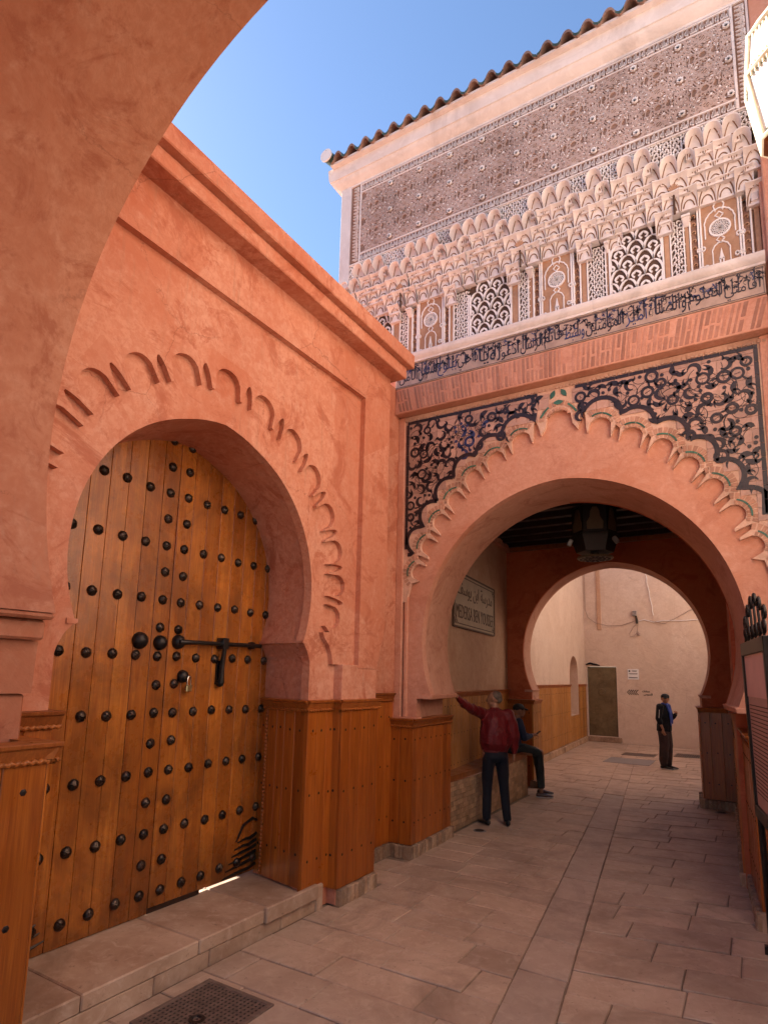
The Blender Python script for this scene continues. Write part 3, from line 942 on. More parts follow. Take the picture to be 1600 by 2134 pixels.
def horseshoe(cx, cz, half, apex, imp_z, jamb_x, n=30):
    rh = pointed(cx, cz, half, apex, None, imp_z, n)
    tipx = rh[0][0]
    right = [(cx + jamb_x, 0), (cx + jamb_x, imp_z - .055), (tipx - .004, imp_z - .05), (tipx - .012, imp_z - .004)]
    right = right + rh
    left = [(2 * cx - x, z) for x, z in reversed(right[:-1])]
    return right + left
ho = horseshoe(MX, MZ, 1.567, 3.925, 1.697, 1.625, 34)
m = MB()
m.prism([(-3.46, 0), (ho[-1][0], 0)] + list(reversed(ho))[1:-1] + [(ho[0][0], 0), (.31, 0), (.31, 4.97), (-3.46, 4.97)], FF, YA, YA + .1)
m.build('arch_face', 'plaster_salmon', gh, deg=25)
m = MB(); vs = []; fs = []
for k in range(5):
    t = k / 4
    vs += [(a + SH * t, YA + (YR - YA) * t, b) for a, b in ho]
n_ = len(ho)
for k in range(4):
    for i in range(n_ - 1):
        fs.append((k * n_ + i, k * n_ + i + 1, (k + 1) * n_ + i + 1, (k + 1) * n_ + i))
m.add(vs, fs); m.build('arch_reveal', 'plaster_pale', gh, deg=25)
m = MB()      # rear face of the front wall
ho2 = [(a + SH, b) for a, b in ho]
m.prism([(-3.9, 0), (ho2[-1][0], 0)] + list(reversed(ho2))[1:-1] + [(ho2[0][0], 0), (.31, 0), (.31, 4.9), (-3.9, 4.9)], FF, YR - .005, YR - .05)
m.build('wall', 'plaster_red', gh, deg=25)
# impost blocks
for s in (-1, 1):
    tip = ho[3][0] if s == 1 else ho[-4][0]
    m = MB()
    vs = []
    for t in (0, 1):
        x = tip + SH * t; yy = YA - .012 + (YR - YA + .012) * t
        vs += [(x - s * .018, yy, 1.690), (x + s * .12, yy, 1.690), (x + s * .12, yy, 1.640), (x - s * .006, yy, 1.640)]
    m.add(vs, [(0, 1, 2, 3), (7, 6, 5, 4), (0, 4, 5, 1), (1, 5, 6, 2), (2, 6, 7, 3), (3, 7, 4, 0)])
    m.build('impost', 'plaster_salmon', gh, bevel=.006)
# dado round the two front piers
JXL, JXR = ho[-1][0], ho[0][0]
for s, jx in ((-1, JXL), (1, JXR)):
    ox = -3.46 if s == -1 else .31
    if s == -1:
        bx('pier_core', 'wood_dado', gh, -3.47, -3.24, 5.86, YR, .1, 1.36, bevel=0)
        bx('pier_core', 'wood_dado', gh, -3.3, -3.20, 5.86, 6.0, .1, 1.36, bevel=0)
        dado(gh, (-3.455, 5.853), (-3.19, 5.853), .13, 1.43, 2, side=1, ends=(0, .04))
        dado(gh, (-3.19, 5.831), (-3.225, YR - .02), .13, 1.43, 8, side=1, ends=(.02, 0))
        bx('pier_ledge', 'plaster_salmon', gh, -3.46, -3.15, 5.86, YA + .05, 1.425, 1.44, bevel=.004)
        plinth(gh, (-3.45, 5.845), (-3.16, 5.845), .125, th=.04)
        plinth(gh, (-3.19, 5.80), (-3.225, YR + .02), .125, th=.05)
    else:
        bx('pier_core', 'wood_dado', gh, jx + .06, .31, 5.87, YR, .1, 1.40, bevel=0)
        dado(gh, (-.03, 5.853), (.31, 5.853), .14, 1.47, 2, side=1, ends=(.04, 0))
        dado(gh, (-.105, YR - .02), (-.03, 5.831), .14, 1.47, 8, side=1, ends=(0, .02))
        plinth(gh, (-.06, 5.84), (.31, 5.84), .13, th=.05)
        plinth(gh, (-.105, YR + .02), (-.035, 5.80), .13, th=.06)
# narrow frame strips at the jamb edges
for x0, x1 in ((-3.355, -3.315),):
    bx('frame_strip', 'plaster_salmon', gh, x0, x1, YP + .012, YA + .02, 1.44, 2.86, bevel=.006)
bx('frame_strip', 'plaster_salmon', gh, -3.46, -3.375, YP - .01, YA + .02, 1.44, 4.95, bevel=.006)
bx('frame_strip', 'plaster_salmon', gh, .222, .32, YP - .01, YA + .02, 1.44, 4.95, bevel=.006)

# scalloped brick rim and tiled spandrels
CX = -1.56
tipR = [(0, 2.20), (10, 2.09), (14, 2.055), (22, 1.99), (31, 1.915), (40, 1.845), (49, 1.795), (58, 1.755), (68, 1.735), (90, 1.72)]
lobR = [(0, 2.36), (11.6, 2.225), (20, 2.15), (28, 2.11), (36.5, 2.04), (45, 1.985), (54.5, 1.93), (64, 1.885), (90, 1.87)]
def lut(t, x):
    x = abs(x)
    for (a, b), (c, d) in zip(t, t[1:]):
        if x <= c: return b + (d - b) * (x - a) / (c - a)
    return t[-1][1]
cent = [0, 10.9, 19.6, 28.2, 36.8, 45.5, 54.8, 64.6]
lf = [6.2, 15.4, 23.9, 32.5, 41.2, 50.2, 59.8]
seq = sorted([(-c, 'lobe') for c in cent] + [(c, 'lobe') for c in cent[1:]] + [(-c, 'leaf') for c in lf] + [(c, 'leaf') for c in lf])
cells = []
for t, k in seq:
    a = abs(t)
    if k == 'lobe': cells.append((90 + t, 3.12 if a > 1 else 3.6, lut(tipR, a), lut(lobR, a), 'lobe'))
    else: cells.append((90 + t, 1.12, lut(tipR, a), lut(lobR, a) + .015, 'leaf'))
scal2 = scallop(CX, MZ, cells, 10, 6)
tailR = [(.31, 2.72), (.31, 4.95), (-3.46, 4.95), (-3.46, 2.72)]
poly = scal2 + [(-3.27, 2.93), (-3.30, 2.83), (-3.335, 2.72)] + [(-3.46, 2.72), (-3.46, 4.95), (.31, 4.95), (.31, 2.72), (.20, 2.72), (.17, 2.83), (.14, 2.93)]
m = MB(); m.prism(poly, FF, YP + .006, YA + .01)
m.build('spandrel', 'brick_pale', gh, deg=30)
# radial bricks, green strips and dark border following every lobe
def polar(th, r): return (CX + r * math.cos(R(th)), MZ + r * math.sin(R(th)))
def in_field(x, z, marg=0):
    dx, dz = x - CX, z - MZ
    r = math.hypot(dx, dz); t = abs(90 - math.degrees(math.atan2(dz, dx)))
    return (-3.345 + marg < x < .20 - marg) and z < 4.86 - marg and r > rim_outer(t) + marg and not (abs(x - CX) < .17 + marg and z > 4.5)
def rim_outer(t):
    best = 0
    for c in cent:
        for s in (1, -1):
            d = (abs(t) - c) * s
            ro = lut(lobR, c)
            w_ = 5.0 if c else 5.6
            if abs(d) < w_:
                best = max(best, ro - .06 + .225 * math.sqrt(1 - (d / w_) ** 2) * 1.0)
    return best if best else lut(lobR, t) + .06
brick_mesh_count = 0
for sgn in (-1, 1):
    for c in cent:
        if c == 0 and sgn == 1: continue
        th = 90 + sgn * c
        ro = lut(lobR, c)
        # centre of the lobe circle in the wall plane
        rc = ro - .10
        ccx, ccz = polar(th, rc)
        nb = 14
        for row, (r0, r1) in enumerate(((.105, .135), (.152, .205))):
            for i in range(nb + row * 3):
                k = nb + row * 3
                a = th - 118 + 236 * (i + .5) / k
                hw = 236 / k / 2 * .72
                q = [(r0, a - hw), (r1, a - hw), (r1, a + hw), (r0, a + hw)]
                pts2 = [(ccx + r * math.cos(R(g_)), ccz + r * math.sin(R(g_))) for r, g_ in q]
                mx_ = sum(p[0] for p in pts2) / 4; mz_ = sum(p[1] for p in pts2) / 4
                dx, dz = mx_ - CX, mz_ - MZ
                t_ = 90 - math.degrees(math.atan2(dz, dx)); rr_ = math.hypot(dx, dz)
                # keep what lies on this lobe's side of its neighbours and inside the panel
                nb_ang = min((abs(abs(t_) - cc), cc) for cc in cent)
                if nb_ang[1] != c or not (-3.45 < mx_ < .30) or mz_ > 4.93 or rr_ < lut(lobR, abs(t_)) - .03: continue
                if (sgn == 1 and t_ > 2) or (sgn == -1 and t_ < -2): 
                    if c != 0: continue
                m = MB(); dpt = rnd.uniform(.002, .007)
                m.prism(pts2, FF, YP + .006 - dpt, YP + .02)
                m.build('rim_brick', 'brick_red', gh, bevel=0)
        if c:
            for k in range(2):     # two glazed green pieces
                a0_, a1_ = th - 42 + 43 * k, th - 42 + 43 * k + 40
                aa = [a0_ + (a1_ - a0_) * j / 5 for j in range(6)]
                pl_ = [(ccx + .150 * math.cos(R(g_)), ccz + .150 * math.sin(R(g_))) for g_ in aa] + [(ccx + .136 * math.cos(R(g_)), ccz + .136 * math.sin(R(g_))) for g_ in reversed(aa)]
                if min(p[0] for p in pl_) < -3.45 or max(p[0] for p in pl_) > .30: continue
                m = MB(); m.prism(pl_, FF, YP - .003, YP + .02); m.build('green_tile', 'glaze_green', gh)
# crown piece with three green leaves
for (x, z, rot, L) in ((-1.615, 4.83, 62, .10), (-1.50, 4.83, -58, .10), (-1.558, 4.735, 0, .11)):
    pl_ = []
    for i in range(13):
        t = i / 12; pl_.append((L * (t - .5), .024 * math.sin(PI * t)))
    for i in range(11, 0, -1):
        t = i / 12; pl_.append((L * (t - .5), -.024 * math.sin(PI * t)))
    ca, sa = math.cos(R(rot)), math.sin(R(rot))
    m = MB(); m.prism([(x + a * ca - b * sa, z + a * sa + b * ca) for a, b in pl_], FF, YP - .004, YP + .02)
    m.build('green_leaf_tile', 'glaze_green', gh)
for s in (-1, 1):
    a, b = (CX + s * .10, 4.70), (CX + s * .185, 4.60)
    m = MB(); m.ribbon([a, ((a[0] + b[0]) / 2, (a[1] + b[1]) / 2 + .01), b], .02, FF, YP - .004, YP + .02); m.build('green_tile', 'glaze_green', gh)
# mosaic ground of small pink tiles
TS = .118
ix0 = int(-3.36 / TS) - 1
for i in range(ix0, 3):
    for j in range(24, 43):
        x0, x1, z0, z1 = i * TS, (i + 1) * TS, j * TS - .03, (j + 1) * TS - .03
        x0, x1, z1 = max(x0, -3.34), min(x1, .198), min(z1, 4.855)
        if x1 - x0 < .03 or z1 - z0 < .03: continue
        cx_, cz_ = (x0 + x1) / 2, (z0 + z1) / 2
        if in_field(cx_, cz_, -.02):
            bx('tile', 'tile_pink', gh, x0 + .002, x1 - .002, YP - .001 - rnd.uniform(0, .002), YP + .02, z0 + .002, z1 - .002, bevel=0)
# dark border tiles: along the top, down the sides, along the rim
bt = MB()
def border_tile(p, q, wd):
    m = MB(); m.ribbon([p, q], wd, FF, YP - .007, YP + .01); m.build('border_tile', 'glaze_black', gh)
x = -3.335
while x < .20:
    if not (abs(x + .065 - CX) < .20): border_tile((x + .002, 4.862), (min(x + .128, .205), 4.862), .034)
    x += .13
for xx in (-3.335, .19):
    z = 4.845
    while z > (3.36 if xx < -1 else 3.44):
        border_tile((xx, z - .002), (xx, z - .124), .034); z -= .126
rim = []
for sgn in (-1, 1):
    t = 5.8
    run = []
    while t < 62:
        p = polar(90 + sgn * t, rim_outer(t) + .036)
        if -3.33 < p[0] < .185 and p[1] < 4.85: run.append(p)
        t += .55
    for i in range(0, len(run) - 5, 5):
        m = MB(); m.ribbon(run[i:i + 6], .042, FF, YP - .007, YP + .01); m.build('border_tile', 'glaze_black', gh)
# cut-tile arabesque: rings, leaves, tendrils and dots
ar = MB(); arb = MB()
def leafshape(mb, x, z, L, wd, rot, bend=.3):
    pts = []
    for i in range(8):
        t = i / 7; pts.append((L * (t - .5), bend * L * (t - .5) ** 2 * 2))
    ca, sa = math.cos(rot), math.sin(rot)
    mb.ribbon([(x + a * ca - b * sa, z + a * sa + b * ca) for a, b in pts], [max(.002, wd * math.sin(PI * (i / 7) ** .7)) for i in range(8)], FF, YP - .006, YP + .004)
def swirl(mb, x, z, r, a0_, turn, wd):
    n = 12
    mb.ribbon([(x + (r * (1 - .35 * i / n)) * math.cos(a0_ + turn * i / n), z + (r * (1 - .35 * i / n)) * math.sin(a0_ + turn * i / n)) for i in range(n + 1)], [wd * (.35 + .75 * math.sin(PI * min(1, (i + 1) / n))) for i in range(n + 1)], FF, YP - .006, YP + .004)
placed = []
tries = 0
while tries < 16000:
    tries += 1
    x, z = rnd.uniform(-3.3, .17), rnd.uniform(3.3, 4.84)
    kind = rnd.choice('rrrllllsssd')
    rad = {'r': .066, 'l': .058, 's': .064, 'd': .03}[kind]
    if not in_field(x, z, .045) or not all((x - a) ** 2 + (z - b) ** 2 > ((rad + c) * .74) ** 2 for a, b, c in placed): continue
    placed.append((x, z, rad))
    tgt = arb if (-2.75 < x < -2.35 and 4.25 < z < 4.75 and rnd.random() < .55) else ar
    if kind == 'r':
        rr = rnd.uniform(.038, .052)
        n = 16
        tgt.ribbon([(x + rr * math.cos(2 * PI * i / n), z + rr * math.sin(2 * PI * i / n)) for i in range(n + 1)], rnd.uniform(.022, .030), FF, YP - .006, YP + .004)
        for k in range(2):
            a = rnd.uniform(0, PI); tgt.ribbon([(x - .026 * math.cos(a), z - .026 * math.sin(a)), (x + .026 * math.cos(a), z + .026 * math.sin(a))], .003, FF, YP - .004, YP + .004)
        a = rnd.uniform(0, 6.3); leafshape(tgt, x + .09 * math.cos(a), z + .09 * math.sin(a), .08, .02, a + rnd.uniform(-.8, .8))
    elif kind == 'l':
        a = rnd.uniform(0, 6.3)
        leafshape(tgt, x, z, rnd.uniform(.10, .15), rnd.uniform(.038, .056), a, .5)
        leafshape(tgt, x + .03 * math.cos(a + 1.2), z + .03 * math.sin(a + 1.2), .07, .022, a + 1.2, -.5)
    elif kind == 's':
        a = rnd.uniform(0, 6.3); d_ = rnd.choice((-1, 1))
        swirl(tgt, x, z, .062, a, d_ * 3.9, .034)
        leafshape(tgt, x + .07 * math.cos(a), z + .07 * math.sin(a), .06, .02, a)
    else:
        n = 8
        tgt.prism([(x + .018 * math.cos(2 * PI * i / n), z + .018 * math.sin(2 * PI * i / n)) for i in range(n)], FF, YP - .006, YP + .004)
for k in range(240):
    p = rnd.choice(placed); q = min((o for o in placed if o is not p), key=lambda o: (o[0] - p[0]) ** 2 + (o[1] - p[1]) ** 2 + rnd.uniform(0, .03))
    r = rnd.uniform(.07, .13); a0_ = rnd.uniform(0, 6.3)
    pts = [(p[0] + r * math.cos(a0_ + 2.2 * i / 9), p[1] + r * math.sin(a0_ + 2.2 * i / 9)) for i in range(10)]
    if all(in_field(a, b, .03) for a, b in pts): ar.ribbon(pts, .0045, FF, YP - .005, YP + .004)
ar.build('arabesque', 'glaze_black', gh, kind='stuff', label='black cut-tile arabesque of rings and leaves')
arb.build('arabesque', 'glaze_blue', gh, kind='stuff', label='bluish pieces of the cut-tile arabesque')
# toothed strip under the lintel
x = -3.37; dm = MB()
while x < .27:
    dm.box(x, x + rnd.uniform(.018, .03), YP - .004 - rnd.uniform(0, .01), YP + .02, 4.888, 4.888 + rnd.uniform(.018, .03)); x += rnd.uniform(.03, .045)
dm.build('toothed_strip', 'brick_pale', gh, kind='stuff')
# projecting lintel of soldier bricks
bx('lintel', 'plaster_salmon', gh, -3.455, .305, 5.806, 6.0, 4.958, 5.272, bevel=.006)
nb = 78
for i in range(nb):
    t = (i + .5) / nb
    x = -3.43 + 3.71 * t
    lean = (t - .46) * -.15
    parts = rnd.choice((((0.04, .96),), ((.04, .46), (.54, .96)), ((.05, .40), (.50, .95)), ((.04, .95),)))
    for (f0, f1) in parts:
        if rnd.random() < .1: continue
        wd = rnd.uniform(.010, .018)
        z0, z1 = 4.965 + .30 * f0, 4.965 + .30 * f1
        xa, xb = x - lean * (.5 - f0) * -1 * 1.0, x - lean * (.5 - f1) * -1
        m = MB()
        y0_ = 5.8045 + .0005
        m.hexa([(xa - wd, 5.8025, z0), (xa + wd, 5.8025, z0), (xa + wd, 5.81, z0), (xa - wd, 5.81, z0), (xb - wd, 5.8025, z1), (xb + wd, 5.8025, z1), (xb + wd, 5.81, z1), (xb - wd, 5.81, z1)])
        m.build('lintel_brick', 'brick_streak', gh, bevel=.0015)
# inscription band on tile
bx('inscription_band', 'tile_text', gh, -3.455, .30, 5.80, 6.0, 5.274, 5.552, bevel=.003)
bl = MB()
for z in (5.286, 5.538, 5.528): bl.box(-3.45, .295, 5.797, 5.803, z - .0022, z + .0022)
bl.box(.283, .287, 5.797, 5.803, 5.286, 5.54)
bl.build('band_line', 'glaze_black', gh)
words = 'أقامني للعلوم والصلاة أمير المؤمنين وسبط خاتم الرسل أدعو له يا داخلي ببلوغ منتهى الأمل'.split()
lens_ = [len(w_) + 1.2 for w_ in words]
tot = sum(lens_)
x = .27
for w_, l_ in zip(words, lens_):
    wx = 3.68 * l_ / tot
    blue = rnd.random() < .22
    lettering('inscription_word', arabic(w_), 'glaze_blue' if blue else 'glaze_black', gh, FF, x - wx + .008, x - .006, 5.295 + rnd.uniform(0, .012), 5.295 + rnd.uniform(.17, .215), 5.796, 5.803, bold=.0)
    x -= wx
fb = MB(); fbb = MB()
x = -3.42
while x < .27:      # tall shafts and little flowers above the line
    if rnd.random() < .55:
        h_ = rnd.uniform(.10, .17)
        fb.ribbon([(x, 5.36), (x + .002, 5.36 + h_)], [.008, .011], FF, 5.7955, 5.803)
        fb.ribbon([(x - .006, 5.36 + h_), (x + .006, 5.385 + h_)], [.02, .004], FF, 5.7955, 5.803)
    for k in range(2):
        zz = rnd.uniform(5.42, 5.52); xx = x + rnd.uniform(.01, .03)
        tgt = fbb if rnd.random() < .3 else fb
        n = 3
        for q in range(n):
            a = rnd.uniform(0, 6.3); L = rnd.uniform(.02, .038)
            tgt.ribbon([(xx, zz), (xx + .5 * L * math.cos(a), zz + .5 * L * math.sin(a)), (xx + L * math.cos(a), zz + L * math.sin(a))], [.004, .012, .002], FF, 5.7955, 5.803)
        a0_ = rnd.uniform(0, 6.3); tgt.ribbon([(xx + .03 * math.cos(a0_ + .4 * q), zz - .02 + .03 * math.sin(a0_ + .4 * q)) for q in range(7)], .003, FF, 5.7955, 5.803)
    x += rnd.uniform(.035, .06)
fb.build('band_flowers', 'glaze_black', gh, kind='stuff')
fbb.build('band_flowers', 'glaze_blue', gh, kind='stuff')
# stucco ledge
m = MB()
k_ = [(6.0, 5.554), (5.785, 5.554), (5.782, 5.575), (5.755, 5.60), (5.745, 5.625), (5.745, 5.655), (5.765, 5.672), (6.0, 5.672)]
n_ = len(k_)
m.add([(-3.47, y_, z_) for y_, z_ in k_] + [(.31, y_, z_) for y_, z_ in k_], [(i, (i + 1) % n_, (i + 1) % n_ + n_, i + n_) for i in range(n_)] + [tuple(range(n_)), tuple(range(n_, 2 * n_))])
m.build('ledge', 'stucco', gh, deg=30)

# ---- stucco storey
YL, YU = 6.0, 5.80
bx('stucco_wall', 'stucco_ground_mid', gh, -4.36, .33, YL + .012, 6.4, 5.6, 6.36, bevel=0)
bx('stucco_wall', 'stucco_ground_mid', gh, -4.36, .33, YL + .075, 6.4, 6.355, 7.0, bevel=0)
bx('stucco_wall', 'stucco_rose', gh, -4.37, .335, YU + .014, 6.4, 7.172, 8.40, bevel=.004)
bx('stucco_wall', 'stucco_rose', gh, -4.365, .33, YU + .15, 6.4, 6.84, 7.18, bevel=0)
m = MB(); m.box(-4.36, .33, 6.38, 11.6, 4.45, 8.5); m.box(-4.36, -3.46, 5.96, 6.4, 0, 5.65); m.build('wall', 'plaster_salmon', gh)
def vine(mb, x0, x1, z0, z1, pitch, wd, fr=FF, t0=0, t1=0, test=None, rise=.008):
    z = z0 + pitch / 2; r_ = 0
    while z < z1:
        x = x0 + pitch / 2 + (pitch / 2 if r_ % 2 else 0)
        while x < x1:
            if test is None or test(x, z):
                s = 1 if (r_ + int((x - x0) / pitch)) % 2 else -1
                a0_ = rnd.uniform(-.4, .4) + (0 if s > 0 else PI)
                r = pitch * rnd.uniform(.40, .50)
                n = 7
                mb.ribbon([(min(max(x + r * (1 - .45 * i / n) * math.cos(a0_ + s * 4.2 * i / n), x0), x1), min(max(z + r * (1 - .45 * i / n) * math.sin(a0_ + s * 4.2 * i / n), z0), z1)) for i in range(n + 1)], [wd * (.6 + .6 * i / n) for i in range(n + 1)], fr, t0, t1)
                mb.ribbon([(x + r * .9 * math.cos(a0_), z + r * .9 * math.sin(a0_)), (x + pitch * .85 * math.cos(a0_ + .5), z + pitch * .6 * math.sin(a0_ + .5))], [wd, wd * .5], fr, t0, t1)
            x += pitch
        z += pitch * .86; r_ += 1
def framebar(name, x0, x1, z0, z1, y=YL, rise=.018, mat='stucco_line'):
    return bx(name, mat, gh, x0, x1, y - rise, y + .02, z0, z1, bevel=.003)
ZL = 5.672
vinemb = MB(); vinebrown = MB(); bignet = MB()
WIDE = [(-3.87, 'L'), (-3.09, 'M'), (-2.325, 'L'), (-1.565, 'M'), (-.765, 'L'), (-.015, 'M')]
NARROW = [(-3.46, .05), (-2.69, .082), (-1.93, .045), (-1.147, .083), (-.383, .05)]
for cx_, kd in WIDE:
    if kd == 'M':
        bx('medallion_panel', 'stucco_brown', gh, cx_ - .152, cx_ + .152, YL - .004, YL + .02, ZL, 6.56, bevel=.002)
        for s in (-1, 1):
            for o_ in (.160, .182):
                framebar('panel_line', cx_ + s * o_ - .008, cx_ + s * o_ + .008, ZL, 6.47, rise=.020)
            xa, xb = sorted((cx_ + s * .195, cx_ + s * .243))
            vine(vinebrown, xa, xb, ZL, 6.42, .05, .009, t0=YL - .006, t1=YL + .01)
            framebar('panel_line', cx_ + s * .252 - .008, cx_ + s * .252 + .008, ZL, 6.33, rise=.022)
        m = MB(); n = 32       # cusped arch line, medallion and small twin arch
        R_ = .125
        pts = []
        for i in range(65):
            a = PI * i / 64
            rr = R_ * (1 + .035 * abs(math.sin(a * 9)))
            pts.append((cx_ + rr * math.cos(a), 6.235 + rr * 1.18 * math.sin(a)))
        pts = [(cx_ + R_, 6.10)] + pts + [(cx_ - R_, 6.10)]
        m.ribbon(pts, .011, FF, YL - .016, YL)
        m.ribbon([(cx_ + .085 * math.cos(2 * PI * i / n), 6.18 + .085 * math.sin(2 * PI * i / n)) for i in range(n + 1)], .015, FF, YL - .02, YL)
        m.ribbon([(cx_ + .035 * math.cos(2 * PI * i / 4), 6.315 + .035 * math.sin(2 * PI * i / 4)) for i in range(5)], .009, FF, YL - .016, YL)
        m.ribbon([(cx_ + .035 * math.cos(2 * PI * i / 4), 6.06 + .035 * math.sin(2 * PI * i / 4)) for i in range(5)], .009, FF, YL - .016, YL)
        m.ribbon([(cx_ - .03, 6.36), (cx_ - .045, 6.42), (cx_ - .02, 6.465), (cx_, 6.51), (cx_ + .02, 6.465), (cx_ + .045, 6.42), (cx_ + .03, 6.36)], .011, FF, YL - .018, YL)
        pts = []
        for i in range(33):
            a = PI * i / 32; rr = .072 * (1 + .05 * abs(math.sin(a * 6)))
            pts.append((cx_ + rr * math.cos(a), 5.935 + rr * 1.25 * math.sin(a)))
        m.ribbon([(cx_ + .072, ZL)] + pts + [(cx_ - .072, ZL)], .010, FF, YL - .016, YL)
        for o_ in (-.013, .013): m.ribbon([(cx_ + o_, ZL), (cx_ + o_, 5.86)], .013, FF, YL - .018, YL)
        m.ribbon([(cx_, 5.85), (cx_, 5.88), (cx_, 5.96)], [.05, .03, .003], FF, YL - .018, YL)
        for o_ in (-.115, -.035, .035, .115): m.ribbon([(cx_ + o_, ZL), (cx_ + o_, ZL + .03), (cx_ + o_, ZL + .07)], [.045, .04, .004], FF, YL - .018, YL)
        for zz in (5.80, 6.0):
            for s in (-1, 1):
                n = 8; px_, pz_ = cx_ + s * (.145 if zz < 5.9 else .165), zz + .06 * (s > 0)
                for dx in (-.018, .018): m.ribbon([(px_ + dx + .016 * math.cos(2 * PI * i / n), pz_ + .02 * math.sin(2 * PI * i / n)) for i in range(n + 1)], .010, FF, YL - .025, YL)
        m.build('medallion_tracery', 'stucco_line', gh)
        m = MB(); m.prism([(cx_ + .078 * math.cos(2 * PI * i / 28), 6.18 + .078 * math.sin(2 * PI * i / 28)) for i in range(28)], FF, YL - .007, YL); m.build('medallion_ground', 'stucco_ground', gh)
        m = MB()
        for k in range(12):
            for s in (-1, 1):
                a0_ = 2 * PI * k / 12
                m.ribbon([(cx_ + .078 * t * math.cos(a0_ + s * 1.9 * t), 6.18 + .078 * t * math.sin(a0_ + s * 1.9 * t)) for t in (.12, .3, .5, .7, .85, 1.0)], .0055, FF, YL - .014, YL - .006)
        m.build('medallion_lattice', 'stucco_line', gh)
    else:
        bx('scroll_panel', 'stucco_ground', gh, cx_ - .245, cx_ + .245, YL - .003, YL + .02, ZL, 6.62, bevel=0)
        pw, ph = .163, .155
        for j in range(7):
            for i in range(-2, 3):
                px_ = cx_ + i * pw + (pw / 2 if j % 2 else 0); pz_ = ZL - .03 + j * ph * .88
                def clip(p): return (min(max(p[0], cx_ - .24), cx_ + .24), min(max(p[1], ZL), 6.60))
                if abs(px_ - cx_) > .27 or pz_ > 6.47 - max(0, abs(px_ - cx_) - .1) * 1.2: continue
                for s in (-1, 1):
                    bignet.ribbon([clip((px_ + s * (.004 + .078 * math.sin(PI * .5 * t)), pz_ + .148 - .135 * (1 - math.cos(PI * .5 * t)) )) for t in (0, .2, .4, .6, .8, 1.0)], [.006, .012, .02, .022, .018, .006], FF, YL - .02, YL)
                    bignet.ribbon([clip((px_ + s * (.018 + .022 * math.sin(t * 4.4)), pz_ + .015 + .075 * t)) for t in (0, .2, .4, .6, .8, 1.0)], [.02, .014, .016, .022, .018, .005], FF, YL - .018, YL)
        for s in (-1, 1): framebar('panel_line', cx_ + s * .252 - .008, cx_ + s * .252 + .008, ZL, 6.33, rise=.022)
for cx_, hw in NARROW:
    bx('vine_panel', 'stucco_ground', gh, cx_ - hw, cx_ + hw, YL - .002, YL + .02, ZL, 6.44, bevel=0)
    vine(vinemb, cx_ - hw, cx_ + hw, ZL, 6.40, .044, .010, t0=YL - .018, t1=YL)
    for s in (-1, 1): framebar('panel_line', cx_ + s * (hw + .009) - .007, cx_ + s * (hw + .009) + .007, ZL, 6.34, rise=.022)
# engaged colonnettes with capitals between the panels
def near(x): return sorted([(abs(x - c), c) for c, k in WIDE])[0]
colx = []
for cx_, hw in NARROW:
    for s in (-1, 1):
        inner_ = cx_ + s * (hw + .016)
        wc = min((c for c, k in WIDE if (c - cx_) * s > 0), key=lambda c: abs(c - cx_), default=None)
        if wc is None: continue
        outer_ = wc - s * .26
        a, b = sorted((inner_, outer_))
        if b - a < .02: continue
        bx('pilaster', 'stucco_brown', gh, a + .004, b - .004, YL - .012, YL + .02, ZL, 6.30, bevel=.003)
        cm = MB()
        xm = (a + b) / 2; w0 = (b - a) / 2
        cm.hexa([(xm - w0, YL - .02, 6.295), (xm + w0, YL - .02, 6.295), (xm + w0, YL + .02, 6.295), (xm - w0, YL + .02, 6.295), (xm - w0 * 1.7, YL - .075, 6.365), (xm + w0 * 1.7, YL - .075, 6.365), (xm + w0 * 1.7, YL + .02, 6.365), (xm - w0 * 1.7, YL + .02, 6.365)])
        cm.box(xm - w0 * 1.9, xm + w0 * 1.9, YL - .085, YL + .02, 6.366, 6.39)
        cm.build('capital', 'stucco', gh, bevel=.004)
bx('pilaster', 'stucco_brown', gh, .262, .306, YL - .012, YL + .02, ZL, 6.30, bevel=.003)
bx('capital', 'stucco', gh, .245, .312, YL - .07, YL + .02, 6.30, 6.39, bevel=.01)
vinemb.build('vine_relief', 'stucco_line', gh, kind='stuff')
vinebrown.build('vine_relief', 'stucco_brown', gh, kind='stuff')
bignet.build('scroll_relief', 'stucco_line', gh, kind='stuff')
